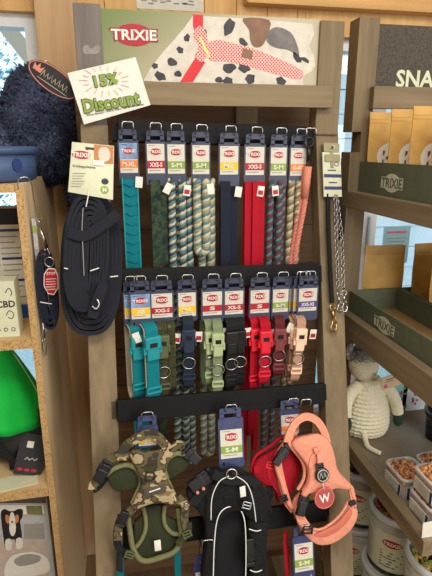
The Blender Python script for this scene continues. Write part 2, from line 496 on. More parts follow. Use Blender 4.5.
obj('handle', MB().box(.293-.008, .293+.008, -.05, -.032, .60, .74, b=.004), 'winframe', wr)

# outdoors
struct('ground', MB().box(-9, 12, 1.8, 16, -.35, -.30), 'grass')
for (tx, ty, tz, r, n, mt, lab) in ((-1.9, 4.6, 1.7, 1.3, 4500, 'leafa', 'blue-green leafy tree seen through the left window'),):
    t = thing('tree', (tx, ty, -.3), lab, 'tree')
    obj('trunk', MB().tube([(0,0,0), (.05,0,.9), (-.04,.05,tz+.6)], .09, 10), 'bark', t)
    rg = random.Random(3); L = MB()
    for i in range(n):
        d = Vector((rg.gauss(0,1), rg.gauss(0,1), rg.gauss(0,1))).normalized()*r*rg.random()**.4
        c = Vector((0, 0, tz+.3))+d; a = Vector((rg.uniform(-1,1), rg.uniform(-1,1), rg.uniform(-1,1))).normalized()
        e = a.orthogonal().normalized(); q = a.cross(e); k = rg.uniform(.02, .05)
        L.add([c-e*k, c+q*k*.5, c+e*k, c-q*k*.5], [(0,1,2,3)], rg.randrange(2))
    obj('leaves', L, [mt, 'leafb'], t)
t = thing('timber_brace', (-.7, 2.3, -.3), 'white painted diagonal brace outside the left window', 'brace')
p0, p1 = at(-30, -20, 2.3), at(48, 80, 2.3); b = MB()
b.strap([p0-Vector((0,0,0)), p1], .062, .05)
obj('rail', b, 'winframe', t, True)
post = MB().box(p1.x-.04, p1.x+.04, 2.27, 2.34, -.3, p1.z); obj('post', post, 'winframe', t, True)
t = thing('garden_shed', (2.2, 3.6, -.3), 'pale blue boarded shed outside the right window', 'shed')
b = MB()
for i in range(16): b.box(-1.4, 1.3, 0-.012*(i % 2), .05, i*.17, i*.17+.165)
b.box(-1.4, 1.3, .05, .08, 0, 2.7)
b.box(-1.4, -1.32, .05, 1.6, 0, 2.7); b.box(1.22, 1.3, .05, 1.6, 0, 2.7)
obj('boarding', b, 'siding', t); obj('roof', MB().box(-1.55, 1.45, -.2, 1.8, 2.7, 2.78), 'slate', t)

# paper notices on window and wall
def sheet(name, x0, x1, z0, z1, Y, mat, label, lines=(), head=None):
    t = thing(name, ((x0+x1)/2, Y, z0), label, 'notice')
    obj('paper', MB().box(x0-(x0+x1)/2, x1-(x0+x1)/2, -.001, 0, 0, z1-z0), mat, t)
    return t
pa, pb = at(387, 228, 1.66), at(410, 264, 1.66)
t = sheet('paper_notice', pa.x, pb.x, pb.z, pa.z, 1.683, 'mint', 'mint green paper notice stuck on the right window')
b = MB(); hw = (pb.x-pa.x)/2; H = pa.z-pb.z
for i in range(5): b.box(-hw*(.72-.1*(i % 2)), hw*(.72-.1*(i % 3)), -.0016, -.001, H*(.68-.09*i), H*(.70-.09*i))
obj('print', b, 'inkgrey', t)
obj('heading', MB().box(-hw*.75, hw*.75, -.0016, -.001, H*.82, H*.88), 'pink', t)
pa, pb = at(136, -6, YW), at(203, 12, YW)
t = sheet('wall_poster', pa.x, pb.x, pb.z, pa.z, YW-.0005, 'paper', 'white paper poster on the pine wall above the banner')
b = MB(); hw = (pb.x-pa.x)/2
rg = random.Random(5)
for i in range(26): cx = rg.uniform(-hw*.8, hw*.8); cz = rg.uniform(.012, .06); b.box(cx-.008, cx+.008, -.0018, -.001, cz-.002, cz+.002)
obj('print', b, 'inkgrey', t)

# ---------------------------------------------------------------- the display stand in the middle
SO = Vector((.2158, 1.0980, 1.2304)); SX = Vector((.99915, .03053, -.02776)); SY = Vector((-.03702, .96036, -.27629)); SZ = Vector((.01823, .27708, .96067))
SM = Matrix(((SX.x, SY.x, SZ.x, SO.x), (SX.y, SY.y, SZ.y, SO.y), (SX.z, SY.z, SZ.z, SO.z), (0,0,0,1)))
def ST(a, w, c): return SO + SX*a + SY*w + SZ*c
def SA(px, py, w):                                    # across the stand, up the stand
    r = ray(px, py); t = ((SO+SY*w-EYE).dot(SY))/r.dot(SY); d = EYE+r*t-SO
    return d.dot(SX), d.dot(SZ)
stand = thing('display_stand', (.22, 1.0, 0), 'tall taupe wooden display stand with banner and black hook rails', 'display stand')
def sframe(mb): return mb.xform(SM)
obj('post', sframe(MB().box(-.299, -.239, 0, .045, -1.27, .325, b=.003)), 'taupe_z', stand, True)
obj('post', sframe(MB().box(.262, .322, 0, .045, -1.27, .335, b=.003)), 'taupe_z', stand, True)
hp = obj('header_post', MB().box(-.076, -.019, 1.188, 1.235, 1.53, 1.793, b=.003), 'grey_z', stand, True)
flat('paint_smear', [(83,47),(88,45),(91,49),(97,45),(100,48),(98,53),(90,54),(84,53)], 1.188, 'smear', hp, .0004, 3)
obj('header_post', MB().box(.478, .538, 1.188, 1.235, 1.53, 1.783, b=.003), 'taupe_z', stand, True)
obj('header_rail', MB().box(-.03, .510, 1.168, 1.192, 1.591, 1.640, b=.002), 'taupe_x', stand, True)
b = MB(); z = .10
while z < 1.6:
    b.box(-.10, .60, 1.375, 1.392, z+.001, min(z+.118, 1.63)-.001, b=.0015); z += .118
obj('back_panel', b, 'plank', stand, True)
obj('batten', MB().box(.32, .38, 1.360, 1.375, .10, 1.63, b=.002), 'taupe_z', stand, True)
obj('foot', MB().box(-.085, -.03, .72, 1.395, 0, .055, b=.004), 'taupe_y', stand, True)
obj('foot', MB().box(.475, .53, .72, 1.395, 0, .055, b=.004), 'taupe_y', stand, True)
# banner between the header posts
banner = obj('banner', MB().box(-.019, .478, 1.196, 1.204, 1.632, 1.786), 'bbeige', stand, True)
YB = 1.196
dog = [(143,81),(152,66),(163,52),(174,40),(184,28),(193,15.5),(250,19),(268,20),(312,24),(314,34),(309,46),(314,56),(315,66),(311,72),(303,76),(303,87),(230,85)]
flat('printed_dog', dog, YB-.0004, 'dogwhite', banner)
for i, (cx, cy, rx, ry, ro) in enumerate([(229,27,5,9,.3),(229,68,6.5,5,0),(244,68,6,4.5,.3),(250,79,5,5,.6),(219,80,4,3,0),(228,81,5,4,0),(281,81,5,4,.5),(172,62,5,4,.6),(160,76,6,4,.6),(180,50,4,3,.8),(178,74,4,3,0),(187,38,3,4,.3),(155,66,3,3,0),(243,42,5,3,.8),(204,33,2.5,4,0),(196,66,3,3,0),(297,58,3,6,-.6),(305,60,5,2,.5)]):
    q = [(cx+(x_*math.cos(ro)-y_*math.sin(ro))*1, cy+(x_*math.sin(ro)+y_*math.cos(ro))) for x_, y_ in [(rx*math.cos(a*PI/5)*(1+.18*math.sin(a*3+i)), ry*math.sin(a*PI/5)*(1+.18*math.cos(a*2+i))) for a in range(10)]]
    flat('printed_spot', q, YB-.0009, 'dogspot', banner, smooth=2)
flat('printed_patch', [(268,32),(277,27),(290,32),(296,42),(299,56),(288,50),(276,48),(267,42)], YB-.0009, 'dogspot2', banner, smooth=3)
flat('printed_ear', [(243,18.5),(269,20),(268,34),(262,46),(254,47),(250,40),(249,30)], YB-.001, 'dogear', banner, smooth=3)
flat('printed_strap', [(193,14.5),(203,14.8),(203,26),(204,34),(196,36),(193,26)], YB-.0012, 'printred', banner)
flat('printed_strap', [(180,82),(193,82),(205,63),(199,52)], YB-.0012, 'printred', banner)
flat('printed_rope', [(205,46),(216,40),(228,42),(244,46),(262,52),(290,64),(302,71),(302,77),(296,79),(268,72),(240,64),(222,61),(210,60)], YB-.0014, 'printrope', banner, smooth=3)
flat('printed_rope', [(194,30),(201,26),(207,36),(208,48),(206,58),(200,62),(195,56),(199,46),(195,40)], YB-.0016, 'printrope', banner, smooth=3)
flat('printed_keeper', [(243,48),(253,51),(252,60),(241,57)], YB-.0018, 'dogear', banner)
flat('printed_buckle', [(199,38),(201,37),(210,56),(208,58)], YB-.002, 'brass', banner)

def logo(parent, cx, cz, w, y, big=False):            # red oval with the word across it
    h = w*.44
    lg = obj('logo', MB().prism(oval(cx, cz, w*.42, h*.5, 20), y-.0005, y), 'red', parent)
    b = MB()
    if big: text(b, 'TRIXIE', w*1.05, h*.60, front(cx, y-.0008, cz, .01), 1)
    text(b, 'TRIXIE', w*.98, h*.48, front(cx, y-.0011, cz, .01))
    obj('lettering', b, ['white', 'dkred'], lg)
    return lg
p = at(134, 35, YB); q = at(157, 35, YB)
r0 = Vector(stand.location)
logo(banner, p.x-r0.x, p.z-r0.z, (q.x-p.x)*2.0, YB-.001-r0.y, True)

# perforated rails
RAILS = (.310, -.023, -.315, -.600)
rails = []
for i, c in enumerate(RAILS):
    a0, a1 = ((-.218, .243), (-.226, .252), (-.241, .256), (-.238, .25))[i]
    b = MB().box(a0, a1, -.014, 0, c-.025, c+.025, b=.002)
    n = 22
    for k in range(n):
        for zz in (-.009, .009):
            aa = a0+.012+(a1-a0-.024)*k/(n-1)+(.005 if zz > 0 else 0)
            b.prism(oval(aa, c+zz, .0026, .0026, 8), -.0146, -.013, 1)
    for aa in (a0, a1):                                # plates that carry the rail on the posts
        b.box(aa-.012, aa+.012, 0, .012, c-.02, c+.02)
    rails.append(obj('hook_rail', sframe(b), ['black_metal', 'hole'], stand, True))
def hook(ri, a, L=.052, up=.012, wide=.012, drift=0.0):
    c = RAILS[ri]-.010; r = .004
    pts = [(a-wide, -.012, c), (a-wide+drift*.9, -L+.004, c), (a-wide+drift, -L, c+.004), (a-wide+drift, -L-.001, c+up),
           (a-wide+drift+.003, -L-.001, c+up+.003), (a+wide+drift-.003, -L-.001, c+up+.003), (a+wide+drift, -L-.001, c+up), (a+wide+drift, -L, c+.004), (a+wide+drift*.9, -L+.004, c), (a+wide, -.012, c)]
    obj('hook', sframe(MB().tube(pts, .0015, 6)), 'chrome', rails[ri], True)

# ---------------------------------------------------------------- packed leashes and collars
def card(root, band, size, w=.045, h=.112, label_top=.021, label_h=.064, hang='hanger', photo=False, extra=True):
    b = MB(); x = w/2
    b.prism(rrect(-x, x, -h, -.013, .006), -.0015, .0015)
    b.box(-x*.86, -x*.5, -.0015, .0015, -.016, -.002); b.box(x*.5, x*.86, -.0015, .0015, -.016, -.002)
    b.prism(rrect(-x*.86, x*.86, -.004, .008, .005), -.0015, .0015)
    b.prism(rrect(-x*.75, -x*.55, -h+.006, -h+.012, .002), -.0019, -.0012, 1)
    hg = obj('hanger', b, [hang, 'hole'], root)
    lx = x*.86; z1 = -label_top; z0 = z1-label_h
    lb = obj('label', MB().box(-lx, lx, -.0024, -.0014, z0, z1), 'paper', root)
    if photo: obj('printed_photo', MB().box(-lx, lx, -.0028, -.0024, z0+label_h*.46, z1), 'skyprint', lb)
    logo(lb, 0, z1-label_h*.26, w*.70, -.0028)
    zb = z0+label_h*.30
    bd = obj('color_band', MB().box(-lx, lx, -.0029, -.0024, zb-label_h*.13, zb+label_h*.13), band, lb)
    obj('lettering', text(MB(), size, min(w*.62, w*.13*len(size)+.006), label_h*.15, front(0, -.0033, zb)), 'white', bd)
    pr = MB()
    pr.box(-lx*.8, lx*.5, -.0028, -.0024, z0+label_h*.09, z0+label_h*.115)
    pr.box(-lx*.8, -lx*.1, -.0028, -.0024, z1-label_h*.07, z1-label_h*.045)
    if extra: pass
    obj('print', pr, 'inkgrey', lb)
    return hg
def small_tag(root, x, z, y=-.02, rot=.2, red=True):
    b = MB(); b.xform(Matrix.Identity(4))
    t_ = MB().box(-.008, .008, -.0006, .0006, -.012, .012); t_.box(-.006, .006, -.0012, -.0006, -.008, .002, 1 if red else 0)
    t_.xform(Matrix.Translation((x, y, z)) @ Matrix.Rotation(rot, 4, 'Y'))
    return obj('swing_tag', t_, ['white', 'red'], root)
def u_path(x0, x1, z0, z1, y=0, n=8, lean=0):
    r = (x1-x0)/2; c = (x0+x1)/2
    pts = [(x0+lean*(0), y, z0)]
    for k in range(5): pts.append((x0+lean*k/5, y+.004*math.sin(k*1.7), z0+(z1+r-z0)*k/5))
    for k in range(n+1):
        a = PI+PI*k/n; pts.append((c+lean+r*math.cos(a), y, z1+r+r*math.sin(a)))
    for k in range(1, 6): pts.append((x1+lean*(1-k/5), y-.003*math.sin(k*1.9), z1+r+(z0-z1-r)*k/5))
    return pts
G1 = 'leashes on the top rail'; G2 = 'collars on the middle rail'
def hang_at(ri, px, py, w=-.034, dz=0):
    a, c = SA(px, py, w); hook(ri, a, max(.052, .012-w))
    p = ST(a, w, RAILS[ri]-.010)
    return Vector((p.x, p.y, p.z-.003+dz))
def flat_loop(root, x, w, L, mat, t=.004, y=.006, gap=.012, name='strap', lean=0):   # folded strap seen broadside
    b = MB(); p = [(x, y-gap/2, -.100)]
    for k in range(1, 9): p.append((x+lean*k/8, y-gap/2-.004*math.sin(k*.8), -.100-(L-.112)*k/8))
    p += [(x+lean, y-gap/2+.002, -L), (x+lean, y+gap/2-.002, -L)]
    for k in range(8, -1, -1): p.append((x+lean*k/8, y+gap/2+.003*math.sin(k), -.100-(L-.112)*k/8))
    return obj(name, b.ribbon(p, w, t, (1,0,0)), mat, root)
def clip(root, x, z, y=0, mat='chrome', s=1.0, rz=0):  # snap hook
    b = MB(); b.torus((0, 0, -.008), .008, .0018, 'y', 16, 6, 0)
    b.tube([(0,0,-.014), (0,0,-.034)], .0042, 10)
    b.tube([(0,0,-.034), (-.003,0,-.046), (-.009,0,-.056), (-.004,0,-.068), (.005,0,-.068), (.009,0,-.058), (.007,0,-.044)], .0027, 8)
    b.tube([(.0035,-.003,-.030), (.0075,-.003,-.046)], .0015, 6)
    b.xform(Matrix.Translation((x, y, z)) @ Matrix.Rotation(rz, 4, 'Z') @ Matrix.Scale(s, 4))
    return obj('snap_hook', b, mat, root)

t = thing('dog_leash', hang_at(0, 127.5, 134), 'teal padded strap leash, leftmost on the top rail', 'leash', G1)
card(t, 'orange', 'M-XL', photo=True)
b = MB()
P = [(0, -.004, -.098)]+[(.002*k/8, -.006, -.098-.717*k/8) for k in range(1, 9)]+[(0, .008, -.815), (0, .008, -.09)]
b.ribbon(P, .034, .006, (1,0,0))
for k in range(32): b.tube([(-.014, -.0095, -.108-k*.022), (0, -.0105, -.114-k*.022), (.016, -.0095, -.108-k*.022)], .0013, 5)
st = obj('strap', b, 'teal', t)
obj('edge_binding', MB().ribbon([(-.0165, -.0085, -.095), (-.0165, -.0085, -.80)], .003, .004, (1,0,0)).ribbon([(.0165, -.0085, -.095), (.0165, -.0085, -.80)], .003, .004, (1,0,0)), 'teal_pl', st)
small_tag(t, .020, -.105, -.012, .1, False)

t = thing('dog_leash', hang_at(0, 155, 133), 'dark green camouflage strap leash right of the teal leash', 'leash', G1)
card(t, 'red', 'XXS-S', h=.112)
flat_loop(t, -.004, .022, .78, 'dkgreen', y=-.002); flat_loop(t, .013, .018, .30, 'dkgreen', y=.008)
small_tag(t, .024, -.118, -.014, .5, False)

def rope_leash(px, py, label, band, size, mats, cols, strands, R=.0095):
    t = thing('dog_leash', hang_at(0, px, py), label, 'leash', G1)
    card(t, band, size)
    for (x0, x1, L, y) in strands:
        o = obj('rope', MB().rope(u_path(x0, x1, -.098, -L, y), R, .021, list(range(len(cols)))), cols, t)
    return t
t = rope_leash(175.5, 133, 'teal and cream braided rope leash, third from the left on the top rail', 'green', 'S-M', None, ['r_cream', 'r_teal', 'r_navy'], [(-.012, .012, .80, 0), (.006, .030, .86, .014)])
small_tag(t, .022, -.122, -.016, .15)
t = rope_leash(200.5, 133, 'cream and olive braided rope leash left of the navy strap leash', 'green', 'S-M', None, ['r_cream', 'r_olive', 'r_teal'], [(-.010, .011, .27, -.004), (.004, .026, .84, .014)], .0105)
small_tag(t, .020, -.118, -.016, -.1, False)

t = thing('dog_leash', hang_at(0, 229, 131), 'navy blue strap leash with yellow banded card on the top rail', 'leash', G1)
card(t, 'yellow', 'M-L', w=.05, h=.112)
flat_loop(t, -.010, .023, .78, 'navy', y=-.002); flat_loop(t, .010, .022, .42, 'navy', y=.010, lean=.004)
small_tag(t, .020, -.124, -.014, .15, False)

t = thing('dog_leash', hang_at(0, 255, 131), 'bright red strap leash hanging in several folds on the top rail', 'leash', G1)
card(t, 'red', 'XXS-S', w=.052, h=.112)
flat_loop(t, -.016, .017, .86, 'redweb', y=0); flat_loop(t, .002, .018, .78, 'redweb', y=-.006); flat_loop(t, .019, .014, .84, 'redweb', y=.006)
small_tag(t, .012, -.122, -.016, .15)

t = rope_leash(279, 133, 'maroon and teal braided rope leash right of the red leash', 'green', 'S-M', None, ['r_maroon', 'r_teal', 'r_navy'], [(-.016, .006, .84, 0), (.004, .016, .46, .010)], .0085)
small_tag(t, -.010, -.120, -.016, -.1)
t = rope_leash(299, 135, 'cream and brown braided rope leash at the right end of the top rail', 'orange', 'G-XL', None, ['r_cream', 'r_brown', 'r_olive'], [(-.014, .004, .82, 0)], .0085)

t = thing('dog_leash', hang_at(0, 309, 133, -.047), 'coral pink rope leash with black clip at the right end of the top rail', 'leash', G1)
b = MB(); b.torus((0, 0, -.010), .011, .0022, 'y', 18, 6); b.tube([(0,0,-.02), (.001,0,-.052)], .0055, 10); b.tube([(.001,0,-.05), (-.004,0,-.066), (.003,0,-.076)], .003, 8)
obj('snap_clip', b, 'black_pl', t)
obj('rope', MB().rope([(.002, 0, -.070), (-.004, 0, -.16), (-.020, .002, -.27), (-.022, .006, -.33)], .0075, .03, [0, 0, 0]).rope([(-.003, .006, -.070), (-.012, .008, -.16), (-.030, .008, -.30), (-.026, .010, -.42)], .0072, .03, [0, 0, 0]), ['r_pink'], t)
obj('whipping', MB().tube([(.001, 0, -.066), (-.004, 0, -.14)], .0098, 10), 'r_pink', t)

# collars
def collar(root, x, w, H, band, plastic, ring='chrome', y=.0, depth=.046, top=-.100, lining=None, rz=0, lean=0, dring=True, buck=True):
    mx = Matrix.Translation((x, y, 0)) @ Matrix.Rotation(rz, 4, 'Z') @ Matrix.Rotation(lean, 4, 'Y')
    n = 14; P = []
    for k in range(n): a = PI*k/(n-1); P.append((0, depth/2-depth/2*math.cos(a)*1.0-depth/2, top+.012*math.sin(a)))
    zb = top-H
    for k in range(1, 5): P.append((0, depth/2, top-(H-depth/2)*k/5))
    for k in range(n): a = PI*k/(n-1); P.append((0, depth/2*math.cos(a), zb+depth/2-depth/2*math.sin(a)))
    for k in range(4, 0, -1): P.append((0, -depth/2, top-(H-depth/2)*k/5))
    band_o = obj('band', MB().ribbon(P, w, .004, (1,0,0), True).xform(mx), band, root)
    if lining:
        Q = [(p[0], p[1]*.82, top+(p[2]-top)*.97-.003) for p in P]
        obj('lining', MB().ribbon(Q, w*1.12, .003, (1,0,0), True).xform(mx), lining, band_o)
    if buck:
        yb = -depth/2; b = MB(); z = top-.022
        b.box(-w*.64, w*.64, yb-.012, yb+.001, z-.018, z+.012, b=.003)
        b.box(-w*.5, w*.5, yb-.010, yb+.001, z-.044, z-.016, b=.003)
        b.box(-w*.75, -w*.5, yb-.007, yb, z-.030, z-.012, b=.002); b.box(w*.5, w*.75, yb-.007, yb, z-.030, z-.012, b=.002)
        b.box(-w*.6, w*.6, yb-.010, yb-.002, z+.004, z+.009, b=.0015)
        b.box(-w*.3, w*.3, yb-.0125, yb-.009, z-.012, z-.002, 2)
        obj('buckle', b.xform(mx), [plastic, band, 'black_pl'], root)
        sl = MB(); zs = top-H*.72
        sl.box(-w*.62, w*.62, yb-.006, yb+.002, zs-.004, zs, b=.001); sl.box(-w*.62, w*.62, yb-.006, yb+.002, zs-.016, zs-.012, b=.001)
        sl.box(-w*.62, -w*.5, yb-.006, yb+.002, zs-.016, zs, b=.001); sl.box(w*.5, w*.62, yb-.006, yb+.002, zs-.016, zs, b=.001)
        obj('slider', sl.xform(mx), plastic, root)
    if dring:
        obj('ring', MB().torus((0, -depth/2-.006, top-H*.56), .0145, .0015, 'y', 20, 6, 0, .95).xform(mx), ring, root)
def coll(px, py, label, cards=True, band='red', size='S', w=.05, h=.098, **k):
    t = thing('dog_collar', hang_at(1, px, py, k.pop('w_', -.036)), label, 'collar', G2)
    card(t, band, size, w=w, h=h, label_top=.022, label_h=.056, photo=k.pop('photo', False))
    return t
t = coll(130.5, 276, 'teal collar with cream lining, leftmost on the middle rail', band='yellow', size='XS', w=.038, photo=True, w_=-.028)
collar(t, 0, .026, .175, 'teal', 'teal_pl', lining='lining', rz=.28, dring=False, depth=.05)
t = coll(139.5, 281, 'teal collar with cream lining, second from the left on the middle rail', band='yellow', size='XS', w=.048, photo=True, w_=-.046)
collar(t, .012, .029, .185, 'teal', 'teal_pl', lining='lining', rz=.30, dring=False, depth=.055)
small_tag(t, -.012, -.115, -.02, -.3, False)
t = coll(161, 278, 'olive camouflage collar with steel ring beside the teal collars', band='red', size='XXS-S', w=.054)
collar(t, -.005, .022, .18, 'olivecamo', 'olive_pl', rz=.1); collar(t, .018, .017, .16, 'olivecamo', 'olive_pl', dring=False, buck=False, y=.004)
small_tag(t, .030, -.125, -.018, .15)
t = coll(186.5, 278, 'navy blue collar with steel ring under a yellow banded card', band='yellow', size='M-L', w=.046, h=.09)
collar(t, 0, .024, .165, 'petrol', 'navy_pl', rz=-.05, top=-.09)
small_tag(t, .024, -.125, -.014, .1)
t = coll(212, 277, 'sage green collar with two steel rings on the middle rail', band='red', size='S', w=.052)
collar(t, -.012, .021, .155, 'sage', 'sage_pl', rz=.12, y=.006); collar(t, .008, .022, .18, 'sage', 'sage_pl', rz=-.05, y=-.008)
small_tag(t, .030, -.12, -.014, .1)
t = coll(234, 277, 'black collar with steel rings between the sage and red collars', band='red', size='XS-S', w=.05)
collar(t, -.012, .024, .165, 'black', 'black_pl', rz=.05); collar(t, .014, .020, .16, 'black', 'black_pl', rz=-.1, y=.004)
small_tag(t, .030, -.12, -.02, -.1)
t = coll(260, 276, 'bright red collar hanging on the middle rail', band='red', size='S', w=.052)
collar(t, .006, .024, .155, 'redweb', 'red_pl', y=-.01); collar(t, -.016, .022, .18, 'redweb', 'red_pl', y=.008, dring=False, rz=.1)
small_tag(t, .026, -.13, -.014, -.1)
t = coll(281, 277, 'maroon collar with steel ring right of the red collar', band='green', size='S-M', w=.044)
collar(t, -.004, .023, .14, 'maroon', 'maroon_pl', rz=-.1); small_tag(t, .022, -.115, -.016, .4, False)
prev = None
for i, (dx, w_, dz, lab) in enumerate(((-11, -.022, -.006, 'rose beige collar, rearmost of the three at the right end of the middle rail'),
                                 (-6, -.034, -.003, 'rose beige collar, middle one of the three at the right end of the middle rail'),
                                 (0, -.046, 0, 'rose beige collar with purple banded card, frontmost at the right end of the middle rail'))):
    if i < 2:
        p = hang_at(1, 308+dx, 273, w_)
        if prev is None:
            t = thing('dog_collar', p, lab, 'collar', G2); card(t, ('yellow', 'green')[i], 'S', w=.046, h=.104, label_top=.022, label_h=.056)
            collar(t, -.014, .020, .15+.02*i, 'beige', 'beige_pl', top=-.10, rz=.1, dring=False); prev = t
        else:
            t = copy_tree(prev); t.location = p; t['label'] = lab
    else:
        t = coll(308.5, 273, lab, band='purple', size='XXS-XS', w=.052, h=.102, w_=w_)
        collar(t, -.014, .022, .155, 'beige', 'beige_pl', top=-.102, lean=.07)
        small_tag(t, .014, -.135, -.012, .1)

# ---------------------------------------------------------------- the shelf unit on the right
ux0, ux1, uy0, uyp = .61, 1.36, .77, 1.262
unit = thing('shelving_unit', (.98, 1.05, 0), 'taupe wooden snack shelving unit with slate header sign on the right', 'shelving unit')
LV = [(.145, .187), (.634, .676), (.982, 1.047), (1.343, 1.386)]
def upright(x_in, x_out, front_y):
    xm = x_in+(x_out-x_in)*.5; lo, hi = min(xm, x_in), max(xm, x_in); b = MB()
    b.box(min(xm, x_out), max(xm, x_out), front_y, front_y+.054, 0, 1.812)
    zs = [0]+[v for l in LV for v in l]+[1.488, 1.540, 1.812]
    for z0, z1 in zip(zs[::2], zs[1::2]): b.box(lo, hi, front_y, front_y+.054, z0, z1)
    return b
obj('post', upright(ux0, ux0+.055, uyp), 'taupe_z', unit, True)
obj('post', upright(ux1, ux1-.055, uyp), 'taupe_z', unit, True)
b = MB().box(ux0+.043, ux1-.043, uyp-.022, uyp, 1.597, 1.651, b=.002); obj('header_rail', b, 'taupe_x', unit, True)
sign = obj('header_sign', MB().box(ux0+.056, ux1-.056, uyp+.006, uyp+.014, 1.64, 1.800), 'slate', unit, True)
p = at(396, 78, uyp+.006); q = at(431.5, 80, uyp+.006); wS = (q.x-p.x)*2.06
r0 = unit.location
b = text(MB(), 'SNACKS', wS, .043, front(p.x+wS/2-r0.x, uyp+.0052-r0.y, p.z-r0.z-.001))
obj('lettering', b, 'cream', sign)
for i, (z0, z1) in enumerate(LV):
    f = MB()
    f.box(ux0, ux0+.026, uy0, uyp+.05, z0, z1, b=.002)
    obj('side_rail', f, 'taupe_y', unit, True)
    obj('side_rail', MB().box(ux1-.026, ux1, uy0, uyp+.05, z0, z1, b=.002), 'taupe_y', unit, True)
    obj('front_rail', MB().box(ux0+.026, ux1-.026, uy0, uy0+.026, z0, z1, b=.002), 'taupe_x', unit, True)
    obj('shelf_board', MB().box(ux0+.026, ux1-.026, uy0+.026, uyp+.05, z1-.028, z1-.014), 'shelf', unit, True)

# green cartons on the upper two shelves
def carton(x0, x1, y0, y1, z0, h, label, logo_on=True):
    t = thing('display_carton', ((x0+x1)/2, (y0+y1)/2, z0), label, 'carton', 'green cartons on the snack shelves')
    X, Y, k = (x1-x0)/2, (y1-y0)/2, .004
    obj('base', MB().box(-X, X, -Y, Y, 0, k), 'cartonin', t)
    w = MB()
    w.box(-X, -X+k, -Y, Y, k, h); w.box(X-k, X, -Y, Y, k, h); w.box(-X+k, X-k, Y-k, Y, k, h); w.box(-X+k, X-k, -Y, -Y+k, k, h*.75)
    obj('wall', w, 'carton', t)
    if logo_on:
        b = MB(); cy = logo_on; pl = lambda d: (lambda u, v: (-X-d, -Y+cy-u, h*.50+v))
        b.add([(-X-.0004, -Y+cy+.037*math.cos(a*PI/12), h*.5+.022*math.sin(a*PI/12)) for a in range(24)], [list(range(24))], 0)
        b.add([(-X-.0008, -Y+cy+.049*x_, h*.5+.0135*z_) for x_, z_ in ((-1,-1), (1,-1), (1,1), (-1,1))], [(0,1,2,3)], 0)
        text(b, 'TRIXIE', .092, .023, pl(.0013), 1)
        obj('logo', b, ['cream', 'carton'], t)
    return t
zB, zC = LV[3][1]-.014, LV[2][1]-.014
CB = carton(.640, .800, .800, 1.268, zB, .092, 'dark green carton of treat bags on the upper snack shelf', .292)
carton(.806, .966, .800, 1.268, zB, .092, 'dark green carton behind the first one on the upper snack shelf', 0)
CC = carton(.640, .795, .800, 1.268, zC, .068, 'empty dark green carton at the left edge of the middle snack shelf', .263)
carton(.800, .955, .800, 1.268, zC, .068, 'dark green carton holding bags, inner one on the middle snack shelf', 0)

def pouch(loc, w, h, d, rz, label, group, lean=0, disc=1):
    t = thing('treat_bag', loc, label, 'bag', group, rz)
    b = MB(); nx, nz = 10, 14
    R = Matrix.Rotation(lean, 4, 'X')
    def srf(u, v, s): 
        e = max(0, 1-abs(2*u-1)**2.4); f_ = 1-max(0, (v-.05)/.84)**1.6 if v < .89 else 0
        ww = w*(1-.02*math.sin(v*9)); fl = .002*math.sin(u*9+v*5)*(1 if v < .85 else .2)
        return R @ Vector(((u-.5)*ww, s*(.0012+d*.5*e*max(f_, 0)+ (fl*e)), v*h))
    for s in (-1, 1):
        vs = [srf(i/nx, j/nz, s) for j in range(nz+1) for i in range(nx+1)]
        fs = [(j*(nx+1)+i, j*(nx+1)+i+1, (j+1)*(nx+1)+i+1, (j+1)*(nx+1)+i) for j in range(nz) for i in range(nx)]
        b.add(vs, fs, 0, True)
    for j in range(nz):
        for u in (0, 1):
            b.add([srf(u, j/nz, -1), srf(u, j/nz, 1), srf(u, (j+1)/nz, 1), srf(u, (j+1)/nz, -1)], [(0,1,2,3)], 0, True)
    for v in (0, 1): b.add([srf(i/nx, v, s) for s in (-1, 1) for i in (range(nx+1) if s < 0 else range(nx, -1, -1))], [list(range(2*nx+2))])
    o = obj('pouch', b, 'kraft', t)
    b = MB(); top = [srf(u, v, -1)-Vector((0, .0006, 0)) for v in (.86, .885) for u in (0, .33, .66, 1)]
    b.add(top, [(0,1,5,4), (1,2,6,5), (2,3,7,6)]); 
    top = [srf(u, v, -1)-Vector((0, .0006, 0)) for v in (.905, .915) for u in (0, .33, .66, 1)]
    b.add(top, [(0,1,5,4), (1,2,6,5), (2,3,7,6)])
    obj('seal', b, 'kraftdk', o)
    if disc:
        def P_(a, r, dd):
            u, v = .5+r*math.cos(a)/w, .46+r*math.sin(a)/h; q = srf(u, v, -1); return q-Vector((0, dd, 0))
        n = 24; r = w*.33
        vs = [P_(0, 0, .0012)]+[P_(2*PI*i/n, r*.5, .0012) for i in range(n)]+[P_(2*PI*i/n, r, .0010) for i in range(n)]
        fs = [(0, 1+i, 1+(i+1) % n) for i in range(n)]+[(1+i, 1+n+i, 1+n+(i+1) % n, 1+(i+1) % n) for i in range(n)]
        lb = obj("label", _last(vs, fs), "white", t)
        b = MB()
        for (a, rr, sz) in ((2.6, .62, .13), (3.5, .66, .10), (1.8, .5, .12), (4.2, .6, .12), (.6, .55, .12)):
            c = P_(a, r*rr, .0018); b.box(c.x-r*sz*.6, c.x+r*sz*.6, c.y-.0004, c.y, c.z-r*sz*1.6, c.z+r*sz)
        b.box(-r*.45, r*.45, P_(0,0,.002).y, P_(0,0,.0016).y, h*.46-.004, h*.46+.004)
        obj('print', b, 'maroon_pl', lb)
    return t
def _last(vs, fs): m = MB(); m.add(vs, fs, 0, True); return m
G3 = 'kraft treat bags in the upper carton'
labs = ['kraft paper treat bag furthest back in the upper green carton', 'kraft treat bag second from the back in the upper green carton',
        'kraft treat bag third from the back in the upper green carton', 'kraft treat bag fourth from the back in the upper green carton', 'kraft treat bag nearest the front of the upper green carton']
